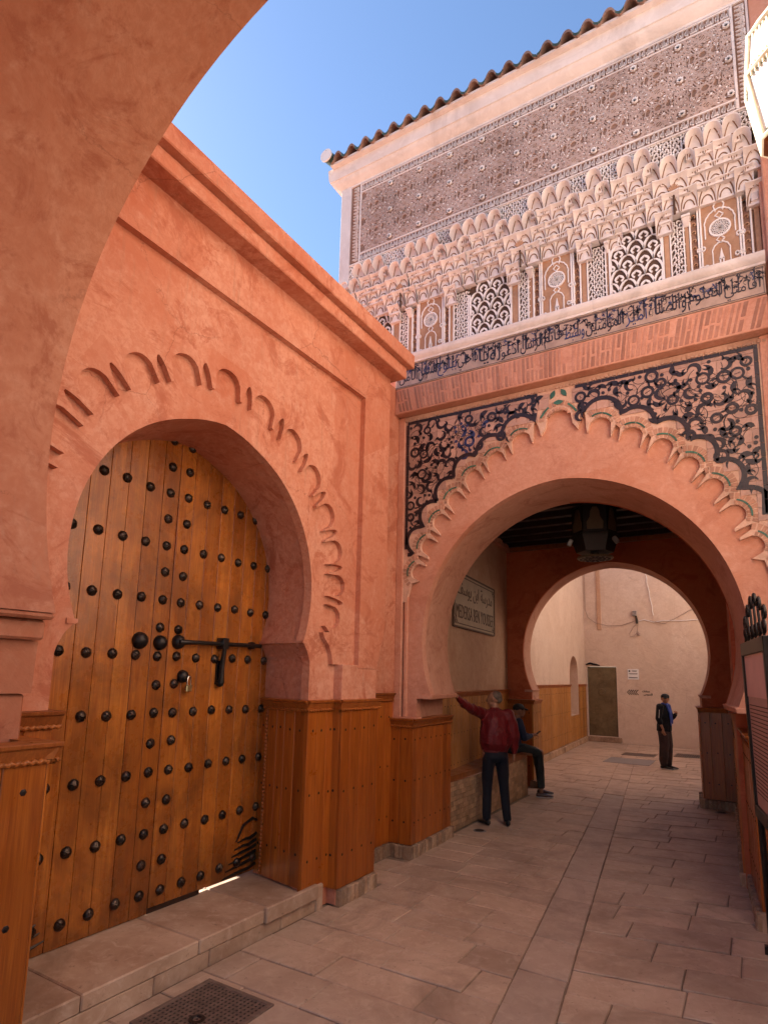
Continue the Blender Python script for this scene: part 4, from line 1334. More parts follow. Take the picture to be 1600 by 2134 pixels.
# muqarnas: tiers of little scooped niches stepping outwards
CW, CHt = .154, .186
TSTEP = .150
def niche_mesh(w_, h_, d, top=False):
    """a fan-vaulted niche: back wall y=d at the foot, springing forward to y=0 along the stems and crown"""
    nx_, nz_ = 12, 9
    vs, fs = [], []
    def zmax(x):
        if not top: return h_
        u = min(1, abs(2 * x / w_))
        return h_ * (.60 + .62 * math.sqrt(max(0, 1 - u ** 2.2)))
    for j in range(nz_ + 1):
        for i in range(nx_ + 1):
            x = (i / nx_ - .5) * w_
            u = abs(2 * x / w_)
            hz = zmax(x)
            z = hz * (j / nz_)
            z0 = hz * .80 * (1 - u ** 1.9) ** .62 if u < 1 else 0
            s_ = max(0, min(1, (z - z0) / max(1e-4, hz - z0)))
            f = 1 - math.sqrt(max(0, 1 - s_ ** 1.7))
            if u > .84: f = max(f, .12 * (u - .84) / .16)
            yy = d * (1 - f) - .014 * f * u ** 2
            vs.append((x, yy, z))
    k = nx_ + 1
    for j in range(nz_):
        for i in range(nx_):
            fs.append((j * k + i, j * k + i + 1, (j + 1) * k + i + 1, (j + 1) * k + i))
    mb = MB(); mb.v = vs; mb.f = fs
    t0_ = nz_ * k
    lip = .011
    b0_ = len(vs)
    vs += [(vs[t0_ + i][0], vs[t0_ + i][1] - .004, vs[t0_ + i][2] + .002) for i in range(k)]
    vs += [(vs[t0_ + i][0], vs[t0_ + i][1] - .004, vs[t0_ + i][2] + lip) for i in range(k)]
    vs += [(vs[t0_ + i][0], d + .05, vs[t0_ + i][2] + lip + .004) for i in range(k)]
    vs += [(vs[i][0], d + .30, vs[i][2]) for i in range(k)]
    for i in range(nx_):
        fs.append((t0_ + i, t0_ + i + 1, b0_ + i + 1, b0_ + i))
        fs.append((b0_ + i, b0_ + i + 1, b0_ + k + i + 1, b0_ + k + i))
        fs.append((b0_ + k + i, b0_ + k + i + 1, b0_ + 2 * k + i + 1, b0_ + 2 * k + i))
        fs.append((i, b0_ + 3 * k + i, b0_ + 3 * k + i + 1, i + 1))
    # incised arch line inside the hood
    pts = []
    for i in range(11):
        x = (i / 10 - .5) * w_ * .62; u = abs(2 * x / (w_ * .62))
        pts.append((x, d * .93, h_ * (.12 + .40 * (1 - u ** 2) ** .6)))
    nf = len(mb.f)
    mb.tube(pts, .0055, 4)
    rim_ = []
    for i in range(nx_ + 1):
        x = (i / nx_ - .5) * w_ * .93; u = abs(2 * x / (w_ * .93))
        hz = zmax(x); z = hz * .93 * (1 - u ** 2.1) ** .6 + .004
        z0 = hz * .80 * (1 - u ** 1.9) ** .62 if u < 1 else 0
        s_ = max(0, min(1, (z - z0) / max(1e-4, hz - z0)))
        rim_.append((x, d * (1 - (1 - math.sqrt(max(0, 1 - s_ ** 1.7)))) - .002, z))
    mb.tube(rim_, .0055, 4)
    me = mesh('muqarnas_niche', mb.v, mb.f)
    sharp(me, 38)
    me.materials.append(M['stucco']); me.materials.append(M['stucco_incised'])
    for p in me.polygons:
        if p.index >= nf: p.material_index = 1
    return me
nm1 = niche_mesh(CW, CHt, .066)
nm2 = niche_mesh(CW, CHt, .088, True)
Z0 = 6.285
def bottom_z(x):
    dw = min(abs(x - c) for c, k in WIDE)
    dn = min(abs(x - c) for c, h in NARROW)
    if dw < .09: return 6.50
    if dw < .175: return 6.43
    if dn < .08: return 6.38
    return 6.30
def top_z(x):
    dw = min(abs(x - c) for c, k in WIDE)
    dn = min((abs(x - c), h) for c, h in NARROW)
    if dw < .06: return 7.14
    if dw < .17: return 7.10
    if dn[0] < .07: return 7.09 if dn[1] > .06 else 6.96
    return 6.96
crests = []
for tier in range(5):
    zt = Z0 + TSTEP * tier
    yf0 = YL - .05 - .042 * (tier + 1)
    x = -4.337 + (CW / 2 if tier % 2 else 0)
    while x < .30:
        zc = zt + TSTEP * .5
        if zc > bottom_z(x) - .02 and zt + TSTEP * .75 < top_z(x):
            top = tier == 4 or zt + TSTEP * 1.7 > top_z(x)
            o = mobj('muqarnas_niche', nm2 if top else nm1, None, gh)
            wave = math.cos(2 * PI * (x + 1.565) / .77)
            lowf = 1 - tier / 4
            yf = yf0 + .040 * lowf * wave + rnd.uniform(-.005, .005)
            dz = .020 * wave * lowf
            o.matrix_basis = Matrix.Translation((x + rnd.uniform(-.003, .003), yf, zt + dz)) @ Matrix.Diagonal((1, 1, 1.0 + rnd.uniform(-.02, .03), 1))
            if top: crests.append((x, zt + dz))
        x += CW
def crest_z(x):
    best = 6.935
    for xc, z_ in crests:
        u = abs(2 * (x - xc) / CW)
        if u < 1: best = max(best, z_ + CHt * (.60 + .62 * math.sqrt(max(0, 1 - u ** 2.2))) - .004)
    return best
for cx_ in (-3.46, -1.93, -.383):        # little dark palm colonnettes
    m = MB(); m.tube([(cx_, YL - .115, 6.40), (cx_, YL - .125, 6.62)], .011, 8); m.build('palm_shaft', 'stucco_ground', gh)
    m = MB()
    for q in range(7):
        a = R(30 + 20 * q)
        m.tube([(cx_, YL - .13, 6.62), (cx_ + .035 * math.cos(a), YL - .150, 6.62 + .05 * math.sin(a)), (cx_ + .06 * math.cos(a), YL - .155, 6.62 + .075 * math.sin(a))], [.008, .01, .006], 5)
    m.build('palm_head', 'stucco_brown', gh)
# foliage strip, kufic strips, star strapwork
fmb = MB()
vine(fmb, -4.20, .30, 6.86, 7.170, .047, .011, t0=YU + .004, t1=YU + .03, test=lambda x, z: z > crest_z(x) - .005)
fmb.build('foliage_relief', 'stucco_line', gh, kind='stuff')
fx = [-4.20 + 4.5 * i / 500 for i in range(501)]
m = MB(); m.prism([(x_, crest_z(x_)) for x_ in fx] + [(.30, 7.175), (-4.20, 7.175)], FF, YU + .022, YU + .16)
m.build('foliage_ground', 'stucco_ground', gh)
def bar(x0, x1, z0, z1, rise=.010): return bx('border_bar', 'stucco', gh, x0, x1, YU - rise, YU + .03, z0, z1, bevel=.003)
for z in (7.180, 7.297, 8.196, 8.312): bar(-4.20 if z < 7.2 else -4.045, .20 if z > 7.2 else .30, z - .009, z + .009)
for x in (-4.045, .196): bar(x - .012, x + .012, 7.19, 8.33)
bar(-4.36, -4.20, 6.88, 8.36, .006); bar(.312, .335, 6.88, 8.36, .006)
bx('kufic_ground', 'stucco_ground_mid', gh, -4.035, .186, YU + .004, YU + .03, 7.189, 7.288, bevel=0)
bx('kufic_ground', 'stucco_ground_mid', gh, -4.035, .186, YU + .004, YU + .03, 8.205, 8.303, bevel=0)
for a, b in ((-4.19, -4.06), (.21, .31)):
    bx('kufic_ground', 'stucco_ground_mid', gh, a, b, YU + .004, YU + .03, 7.19, 8.32, bevel=0)
tm = text_mesh(arabic('الملك لله'), .01, 1, .015)
xs = [v.co.x for v in tm.vertices]; ys_ = [v.co.y for v in tm.vertices]
x0_, x1_, y0_, y1_ = min(xs), max(xs), min(ys_), max(ys_)
PW = .132
for v in tm.vertices:
    v.co = ((v.co.x - x0_) / (x1_ - x0_) * PW * .93, -.012 if v.co.z > 0 else .006, (v.co.y - y0_) / (y1_ - y0_) * .082)
tm.materials.clear(); tm.materials.append(M['stucco'])
kx = MB(); kx.ribbon([(0, .004), (PW, .004)], .006, lambda a, b, t: (a, t, b), -.012, .006)
for z in (7.197, 8.213):
    for i in range(32):
        mobj('kufic_word', tm, None, gh, Matrix.Translation((-4.03 + PW * i, YU, z)))
for xb, sgn in ((-4.06, 1), (.215, -1)):
    for i in range(8):
        rot = Matrix.Rotation(-PI / 2, 4, 'Y')
        mobj('kufic_word', tm, None, gh, Matrix.Translation((xb - (.01 if sgn == 1 else -.09), YU, 7.215 + i * PW * 1.03)) @ rot)
bx('strapwork_ground', 'stucco_strap_ground', gh, -4.033, .184, YU + .006, YU + .03, 7.305, 8.188, bevel=0)
sw = MB(); lv = MB()
DXr, DZr = .415, .378
def clipseg(p, q):
    x0, x1, z0, z1 = -4.03, .182, 7.308, 8.186
    t0_, t1_ = 0, 1
    dx, dz = q[0] - p[0], q[1] - p[1]
    for a, b in ((-dx, p[0] - x0), (dx, x1 - p[0]), (-dz, p[1] - z0), (dz, z1 - p[1])):
        if abs(a) < 1e-9:
            if b < 0: return None
        else:
            t = b / a
            if a < 0: t0_ = max(t0_, t)
            else: t1_ = min(t1_, t)
    if t0_ >= t1_: return None
    return (p[0] + dx * t0_, p[1] + dz * t0_), (p[0] + dx * t1_, p[1] + dz * t1_)
for i in range(-1, 12):
    for j in range(-1, 4):
        cx_, cz_ = -4.42 + DXr * i + .005, 7.368 + DZr * j
        for star, (k_, st_, Rr) in enumerate(((12, 5, .225), (12, 4, .145), (8, 3, .30))):
            pt_ = [(cx_ + Rr * math.cos(2 * PI * q / k_ + PI / 12), cz_ + Rr * math.sin(2 * PI * q / k_ + PI / 12)) for q in range(k_)]
            for q in range(k_):
                s_ = clipseg(pt_[q], pt_[(q + st_) % k_])
                if s_: sw.ribbon([s_[0], s_[1]], .0098, FF, YU - .006 - .0007 * (q % 3) - .0003 * star, YU + .01)
        for (rr, k_, L, wd, off) in ((.050, 6, .024, .014, 0), (.084, 12, .026, .013, .5), (.118, 12, .038, .021, .5), (.168, 12, .038, .020, 0), (.208, 12, .034, .019, .5), (.272, 8, .036, .022, .5)):
            for q in range(k_):
                a = 2 * PI * (q + off) / k_
                x, z = cx_ + rr * math.cos(a), cz_ + rr * math.sin(a)
                if -4.01 < x < .16 and 7.325 < z < 8.17:
                    a2 = a + rnd.uniform(-.25, .25); h_ = L / 2
                    lv.ribbon([(x - h_ * math.cos(a2), z - h_ * math.sin(a2)), (x, z), (x + h_ * math.cos(a2), z + h_ * math.sin(a2))], [wd * .25, wd, wd * .2], FF, YU - .003, YU + .01)
        for ox_, oz_, r8 in ((DXr / 2, 0, .085), (0, DZr / 2, .075), (DXr / 2, DZr / 2, .095)):
            ex, ez = cx_ + ox_, cz_ + oz_
            pt_ = [(ex + r8 * math.cos(2 * PI * q / 8 + PI / 8), ez + r8 * math.sin(2 * PI * q / 8 + PI / 8)) for q in range(8)]
            for q in range(8):
                s_ = clipseg(pt_[q], pt_[(q + 3) % 8])
                if s_: sw.ribbon([s_[0], s_[1]], .0085, FF, YU - .0065 - .0007 * (q % 3), YU + .01)
            for q in range(8):
                a = 2 * PI * (q + rnd.uniform(-.2, .2)) / 8
                x, z = ex + r8 * .62 * math.cos(a), ez + r8 * .62 * math.sin(a)
                if -4.01 < x < .16 and 7.325 < z < 8.17:
                    lv.ribbon([(x - .013 * math.cos(a), z - .013 * math.sin(a)), (x, z), (x + .013 * math.cos(a), z + .013 * math.sin(a))], [.004, .013, .003], FF, YU - .004, YU + .01)
        if -4.0 < cx_ < .15 and 7.33 < cz_ < 8.16:
            for q in range(6):
                a = PI * q / 5
                lv.ribbon([(cx_, cz_ - .018), (cx_ + .024 * math.cos(a), cz_ + .026 * math.sin(a)), (cx_ + .03 * math.cos(a), cz_ + .034 * math.sin(a))], [.01, .015, .004], FF, YU - .028, YU)
sw.build('strapwork', 'stucco_rose', gh, kind='stuff', label='interlaced star strapwork in rose stucco')
lv.build('strapwork_leaves', 'stucco_line', gh, kind='stuff')
# cornice under the eaves
m = MB()
k_ = [(6.2, 8.335), (5.798, 8.335), (5.796, 8.362), (5.772, 8.372), (5.745, 8.395), (5.715, 8.415), (5.70, 8.44), (5.685, 8.445), (5.675, 8.48), (5.665, 8.62), (6.2, 8.64)]
n_ = len(k_)
def ring_at(x, sgn):
    return [(x + sgn * max(0, 5.80 - y_) * (1 if y_ < 6 else 0), y_, z_) for y_, z_ in k_]
m.add(ring_at(-4.37, -1) + ring_at(.40, 0), [(i, (i + 1) % n_, (i + 1) % n_ + n_, i + n_) for i in range(n_)] + [tuple(range(n_)), tuple(range(n_, 2 * n_))])
m.build('cornice', 'stucco', gh, deg=30)
m = MB()      # return of the cornice on the sunlit flank
for (y_, z_), (y2, z2) in zip(k_[1:-1], k_[2:]):
    a, b = 5.80 - y_, 5.80 - y2
    m.add([(-4.37 - a, y_, z_), (-4.37 - b, min(y2, 5.9), z2), (-4.37 - b if y2 < 6 else -4.37, 11.0, z2), (-4.37 - a, 11.0, z_)], [(0, 1, 2, 3)])
m.build('cornice', 'stucco', gh, deg=30)
# roof tiles: barrel tiles over a sloped bed
PT = .2135
def tile_mesh():
    vs, fs = [], []
    n = 14; L = .55
    prof = []
    for i in range(n + 1):
        t = i / n
        cw_ = math.cos(2 * PI * (t - .5)); prof.append((PT * (t - .5), .052 * math.copysign(abs(cw_) ** .75, cw_)))
    th = .034
    for yk, zk in ((0, 0), (L, .19)):
        for x, z in prof: vs.append((x, yk, z + zk))
        for x, z in prof: vs.append((x, yk, z + zk - th))
    k = n + 1
    for i in range(n):
        fs += [(i, i + 1, 2 * k + i + 1, 2 * k + i), (k + i, 3 * k + i, 3 * k + i + 1, k + i + 1), (i, k + i, k + i + 1, i + 1)]
    fs += [(0, 2 * k, 3 * k, k), (n, k + n, 3 * k + n, 2 * k + n)]
    me = mesh('roof_tile', vs, fs)
    bm = bmesh.new(); bm.from_mesh(me); bmesh.ops.recalc_face_normals(bm, faces=bm.faces); bm.to_mesh(me); bm.free()
    sharp(me, 40)
    me.materials.append(M['roof_clay']); me.materials.append(M['roof_green'])
    for p in me.polygons:
        c = p.center
        if p.normal.z > .25 or (p.normal.y < -.5 and c.z < -.028): p.material_index = 1
    return me
tme = tile_mesh()
for row in range(3):
    for i in range(22):
        if row and i > 21: continue
        mobj('roof_tile', tme, None, gh, Matrix.Translation((-4.28 + PT * i + rnd.uniform(-.006, .006), 5.555 + .42 * row, 8.685 + .15 * row + rnd.uniform(-.004, .004))) @ Matrix.Rotation(rnd.uniform(-.02, .02), 4, 'Z'))
m = MB(); m.add([(-4.42, 5.60, 8.63), (.42, 5.60, 8.63), (.42, 7.2, 9.05), (-4.42, 7.2, 9.05), (-4.42, 5.60, 8.60), (.42, 5.60, 8.60), (.42, 7.2, 8.6), (-4.42, 7.2, 8.6)], [(0, 1, 2, 3), (7, 6, 5, 4), (0, 4, 5, 1), (1, 5, 6, 2), (2, 6, 7, 3), (3, 7, 4, 0)])
m.build('roof_bed', 'stucco', gh)
m = MB(); m.tube([(-4.43, 5.52, 8.70), (-4.43, 6.2, 8.90), (-4.43, 7.2, 9.2)], .075, 12); m.build('verge_tile', 'roof_green', gh, deg=50)
m = MB(); m.lathe([(.088, 0), (.088, .02)], 16, (-4.43, 5.50, 8.70), 'Y'); m.build('verge_end', 'stucco_line', gh)

# ------------------------------------------------------------------ inside of the gate passage (still the gate house)
def wall_strip(name, mat, p, q, z0, z1, th, side, parent):
    p = Vector((*p, 0)); q = Vector((*q, 0)); d = (q - p).normalized(); n = Vector((d.y, -d.x, 0)) * side
    m = MB()
    m.hexa([tuple(v + Vector((0, 0, z0))) for v in (p, q, q - n * th, p - n * th)] + [tuple(v + Vector((0, 0, z1))) for v in (p, q, q - n * th, p - n * th)])
    return m.build(name, mat, parent)
PLn, PLf = (-3.462, 6.88), (-3.89, 10.80)       # left wall face of the passage
wall_strip('passage_wall', 'plaster_beige', PLn, PLf, 0, 4.5, .5, 1, gh)
dado(gh, (-3.458, 6.90), (-3.885, 10.79), .50, 1.685, 27, side=1, ends=(0, 0), rows=(.10, .44, .80), nail_r=.011, rope=False, mat='wood_pale')
PRn, PRf = (-.17, 6.88), (-.30, 10.80)
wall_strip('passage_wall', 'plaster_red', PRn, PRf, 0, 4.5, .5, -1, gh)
dado(gh, (-.30, 10.79), (-.17, 6.90), .13, 1.60, 18, side=1, rope=False)
plinth(gh, (-.30, 10.79), (-.17, 6.92), .12, th=.05)
# timber ceiling with beams and a cornice strip
bx('ceiling', 'wood_dark', gh, -4.2, .2, 6.85, 10.95, 4.42, 4.5, bevel=0)
for i in range(9):
    yy = 7.1 + i * .45
    bx('ceiling_beam', 'wood_dark', gh, -4.0, -.1, yy - .06, yy + .06, 4.32, 4.42, bevel=.004)
bx('ceiling_cornice', 'wood_bench', gh, -3.87, -.25, 10.70, 10.80, 4.25, 4.36, bevel=.01)
m = MB(); 
for a, b in ((0, 1),):
    m.hexa([(-3.462, 6.9, 4.24), (-3.38, 6.9, 4.24), (-3.80, 10.75, 4.24), (-3.885, 10.75, 4.24), (-3.462, 6.9, 4.36), (-3.38, 6.9, 4.36), (-3.80, 10.75, 4.36), (-3.885, 10.75, 4.36)])
m.build('ceiling_cornice', 'plaster_pale', gh, bevel=.01)
# rear wall of the passage with the second arch
YB, YB2, SB = 10.80, 11.45, -.07
hb = horseshoe(-2.075, 2.36, 1.515, 3.93, 1.692, 1.36, 34)
m = MB()
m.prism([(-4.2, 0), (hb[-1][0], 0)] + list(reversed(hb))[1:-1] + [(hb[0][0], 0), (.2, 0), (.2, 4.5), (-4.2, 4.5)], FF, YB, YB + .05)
m.build('passage_arch_face', 'plaster_red', gh, deg=25)
m = MB(); vs = []; fs = []
for k in range(4):
    t = k / 3
    vs += [(a + SB * t, YB + (YB2 - YB) * t, b) for a, b in hb]
n_ = len(hb)
for k in range(3):
    for i in range(n_ - 1): fs.append((k * n_ + i, k * n_ + i + 1, (k + 1) * n_ + i + 1, (k + 1) * n_ + i))
m.add(vs, fs); m.build('passage_arch_reveal', 'plaster_pale', gh, deg=25)
m = MB()
hb2 = [(a + SB, b) for a, b in hb]
m.prism([(-6, 0), (hb2[-1][0], 0)] + list(reversed(hb2))[1:-1] + [(hb2[0][0], 0), (1.5, 0), (1.5, 7.5), (-6, 7.5)], FF, YB2, YB2 - .05)
m.build('lane_side_wall', 'plaster_far', gh, deg=25)
for s in (-1, 1):
    tip = hb[3][0] if s == 1 else hb[-4][0]
    m = MB(); vs = []
    for t in (0, 1):
        x = tip + SB * t; yy = YB - .01 + (YB2 - YB + .01) * t
        vs += [(x - s * .02, yy, 1.688), (x + s * .14, yy, 1.688), (x + s * .14, yy, 1.645), (x - s * .005, yy, 1.645)]
    m.add(vs, [(0, 1, 2, 3), (7, 6, 5, 4), (0, 4, 5, 1), (1, 5, 6, 2), (2, 6, 7, 3), (3, 7, 4, 0)])
    m.build('impost', 'plaster_pale', gh, bevel=.005)
jl, jr = hb[-1][0], hb[0][0]
bx('pier_core', 'wood_dado', gh, -4.0, jl - .02, YB - .04, YB2 - .06, .1, 1.45, bevel=0)
bx('pier_core', 'wood_dado', gh, jr + .02, 0.0, YB - .04, YB2 - .06, .1, 1.45, bevel=0)
dado(gh, (-3.87, YB - .06), (jl + .02, YB - .06), .13, 1.505, 4, side=1, ends=(0, .04), rope=False)
dado(gh, (jl + .02, YB - .08), (jl + .02 + SB, YB2), .13, 1.505, 5, side=1, ends=(.02, 0), rope=False, mat='wood_pale')
dado(gh, (jr - .02, YB - .06), (-.30, YB - .06), .14, 1.505, 3, side=1, ends=(.04, 0), rope=False)
dado(gh, (jr - .02 + SB, YB2), (jr - .02, YB - .08), .14, 1.505, 5, side=1, ends=(0, .02), rope=False)
plinth(gh, (-3.30, YB - .06), (jl + .03, YB - .06), .12, th=.05)
plinth(gh, (jl + .03, YB - .1), (jl + .03 + SB, YB2), .12, th=.05)
plinth(gh, (jr - .03, YB - .06), (-.32, YB - .06), .13, th=.06)
plinth(gh, (jr - .03 + SB, YB2), (jr - .03, YB - .1), .13, th=.06)

# ------------------------------------------------------------------ sunlit wall that closes the alley on the right
rw = thing('alley_wall', 'tall pink plaster wall along the alley beyond the notice board', 'wall', (.6, 3.5, 0))
bx('wall', 'plaster_sun', rw, .66, 1.3, 1.6, 5.77, 0, 7.8, bevel=.01)
bx('wall_return', 'plaster_salmon', rw, .338, 1.3, 5.77, 6.3, 0, 9.2, bevel=.01)
bx('wall_return', 'plaster_salmon', rw, .312, .5, 5.90, 6.3, 0, 6.9, bevel=.01)
dado(rw, (.66, 5.22), (.66, 1.65), .13, 1.6, 26, side=1)

# ------------------------------------------------------------------ lane beyond the gate
ln = thing('lane_wall', 'pale pink lane wall with a wooden dado and small arched niche', 'wall', (-4.3, 15.5, 0))
nx = lambda y: -4.11 - .0575 * (y - 11.9)
P0, P1 = (nx(11.45), 11.45), (nx(19.9), 19.9)
d_ = (Vector(P1) - Vector(P0)).normalized(); nn_ = Vector((d_.y, -d_.x))
def FN(a, b, t): return (P0[0] + d_.x * a + nn_.x * t, P0[1] + d_.y * a + nn_.y * t, b)
na = 17.98 - 11.45
nic = [(na - .62, 0.86), (na + .62, .86), (na + .62, 2.02)] + [(na + .62 * math.cos(PI * i / 14), 2.02 + .54 * math.sin(PI * i / 14)) for i in range(1, 14)] + [(na - .62, 2.02)]
m = MB(); m.prism([(0, 0), (8.5, 0), (8.5, 7.2), (0, 7.2)], FN, 0, -.42, holes=[nic]); m.build('wall', 'plaster_far', ln, deg=30)
m = MB(); m.box(-5.6, -4.90, 11.5, 20, 0, 7.0); m.build('niche_back', 'plaster_orange', ln)
q0 = FN(.0, 0, 0); q1 = FN(na - .64, 0, 0); q2 = FN(na + .64, 0, 0); q3 = FN(8.4, 0, 0)
dado(ln, q0[:2], q1[:2], .16, 1.742, 38, side=1, rope=False, mat='wood_pale', rows=(.10, .44, .80), nail_r=.014)
dado(ln, q2[:2], q3[:2], .16, 1.742, 7, side=1, rope=False, mat='wood_pale', rows=(.10, .44, .80), nail_r=.014)
w0 = FN(na - .64, 0, -.37); w1 = FN(na + .64, 0, -.37)
dado(ln, w0[:2], w1[:2], .86, 1.742, 5, side=1, rope=False, cap=False, mat='wood_pale')
dado(ln, q1[:2], q2[:2], .16, .86, 5, side=1, rope=False, cap=False, mat='wood_pale')
m = MB(); vv = [FN(a, z, t) for z in (0, .15) for a, t in ((0, 0), (8.4, 0), (8.4, .07), (0, .07))]; m.hexa(vv); m.build('plinth', 'stone_plinth', ln, bevel=.01)
bx('boundary_wall', 'plaster_far', ln, .35, .9, 11.5, 20.0, 0, 7.4, bevel=0)

fw = thing('end_wall', 'worn pale pink wall closing the lane behind the standing man', 'wall', (-2, 19.9, 0))
dl, dr_, db, dt = -4.50, -3.62, .17, 2.30
m = MB(); m.prism([(-5.4, 0), (1.2, 0), (1.2, 8), (-5.4, 8)], FF, 19.80, 20.2, holes=[[(dl, db), (dr_, db), (dr_, dt), (dl, dt)]]); m.build('wall', 'plaster_far', fw, deg=30)
m = MB(); m.box(-4.14, -4.02, 19.76, 19.82, 3.45, 7.9); m.build('downpipe_box', 'plaster_beige', fw, bevel=.01)
bx('door_sill', 'stone_plinth', fw, -4.56, -3.52, 19.66, 19.82, 0, .155, bevel=.02)
md = bx('metal_door', 'metal_door', fw, dl + .01, dr_ - .01, 19.84, 19.88, db, dt - .01, bevel=0)
md['label'] = 'dull brown sheet metal door'
for (z0, z1) in ((db + .02, .62), (.64, dt - .03)):
    m = MB()
    nxn, nzn = 10, 22
    for i in range(nxn):
        for j in range(nzn):
            pass
    vs = []
    for j in range(nzn + 1):
        for i in range(nxn + 1):
            x = dl + .03 + (dr_ - dl - .06) * i / nxn; z = z0 + (z1 - z0) * j / nzn
            vs.append((x, 19.835 - .012 * noise.noise(Vector((x * 4, z * 4, 3))), z))
    m.add(vs, [(j * (nxn + 1) + i, j * (nxn + 1) + i + 1, (j + 1) * (nxn + 1) + i + 1, (j + 1) * (nxn + 1) + i) for j in range(nzn) for i in range(nxn)])
    m.build('door_sheet', 'metal_door', md, deg=80)
m = MB(); m.lathe([(.11, 0), (.105, -.02), (.08, -.025), (.075, -.012), (.02, -.012)], 20, (-4.08, 19.833, 1.52), 'Y'); m.build('door_plate', 'metal_door', md, deg=40)
m = MB(); m.tube([(dl - .02, 19.79, 2.36), (dl + .1, 19.76, 2.40), (dl + .28, 19.77, 2.36), (dl + .40, 19.79, 2.33)], [.02, .035, .03, .012], 7); m.build('torn_tape', 'cloth_black', fw)
# chevrons and words sprayed on the wall
m = MB()
for i in range(5):
    x = -3.32 + i * .06
    m.ribbon([(x + .075, 1.61), (x, 1.535), (x + .075, 1.46)], .024, FF, 19.795, 19.805)
m.build('painted_chevrons', 'ink', fw)
lettering('painted_word', arabic('حمامات'), 'ink', fw, FF, -2.90, -2.68, 1.545, 1.61, 19.795, 19.803, bold=.04)
lettering('painted_word', arabic('السوس'), 'ink', fw, FF, -2.86, -2.61, 1.44, 1.52, 19.795, 19.803, bold=.04)
ps = thing('poster', 'white paper notice fixed to the pale end wall', 'poster', (-3.13, 19.78, 1.92))
bx('sheet', 'paper', ps, -3.29, -2.975, 19.785, 19.797, 1.92, 2.235, bevel=0)
m = MB()
for z, a, b in ((2.185, -3.17, -3.02), (2.165, -3.15, -3.03), (2.10, -3.26, -3.0), (2.085, -3.24, -3.02), (1.985, -3.26, -3.01), (1.97, -3.26, -3.01)):
    m.box(a, b, 19.782, 19.79, z - .005, z + .005)
m.lathe([(.028, 0), (.028, -.004)], 12, (-3.235, 19.786, 2.175), 'Y')
m.build('print', 'ink', ps)
cb = thing('junction_box', 'small grey junction box with hanging plug on the end wall', 'box', (-3.02, 19.75, 3.8))
bx('box', 'steel_matt', cb, -3.08, -2.95, 19.70, 19.80, 3.86, 4.02, bevel=.01)
m = MB(); m.tube([(-2.98, 19.74, 3.86), (-2.96, 19.74, 3.75), (-2.95, 19.75, 3.62)], .03, 8); m.build('fitting', 'iron', cb)
m = MB(); m.tube([(-2.93, 19.76, 3.66), (-2.95, 19.76, 3.45), (-2.97, 19.76, 3.34), (-3.05, 19.76, 3.24), (-3.16, 19.76, 3.22), (-3.18, 19.76, 3.32), (-3.08, 19.76, 3.5), (-2.97, 19.76, 3.62)], .009, 6); m.build('flex', 'dark_cable', cb)
m = MB(); m.tube([(-2.93, 19.76, 3.36), (-2.92, 19.76, 3.26)], [.02, .05], 8); m.build('plug', 'dark_cable', cb)
c1 = MB()
pts = [(-2.72, 19.77, 7.8)] + [(-2.72 + .012 * math.sin(i * 2.1) + .02 * i, 19.77, 5.6 - .145 * i) for i in range(13)]
c1.tube(pts, .012, 6)
o = c1.build('cable', 'white_cable'); tag(o, 'white cable running down the end wall to the junction box', 'cable', 'cables on the end wall')
c1 = MB()
c1.tube([(-2.92, 19.77, 3.70), (-2.75, 19.77, 3.74), (-2.5, 19.77, 3.66), (-2.2, 19.77, 3.70), (-1.8, 19.77, 3.68), (-1.4, 19.77, 3.70), (-.6, 19.77, 3.68)], .012, 6)
o = c1.build('cable', 'white_cable'); tag(o, 'white cable running level from the junction box', 'cable', 'cables on the end wall')
c1 = MB()
pts = [(-4.50, 19.77, 5.5), (-4.50, 19.77, 4.1), (-4.42, 19.77, 3.86), (-4.2, 19.74, 3.68), (-3.8, 19.73, 3.57), (-3.4, 19.76, 3.58), (-2.98, 19.77, 3.72)]
c1.tube(pts, .010, 6)
o = c1.build('cable', 'dark_cable'); tag(o, 'brown cable sagging along the end wall past the downpipe', 'cable', 'cables on the end wall')
c1 = MB(); c1.tube([(-2.6, 19.77, 3.72), (-2.2, 19.76, 3.60), (-1.9, 19.77, 3.75), (-1.5, 19.77, 3.98), (-1.0, 19.77, 4.1)], .009, 6)
o = c1.build('cable', 'dark_cable'); tag(o, 'thin brown cable looping up towards the arch side', 'cable', 'cables on the end wall')

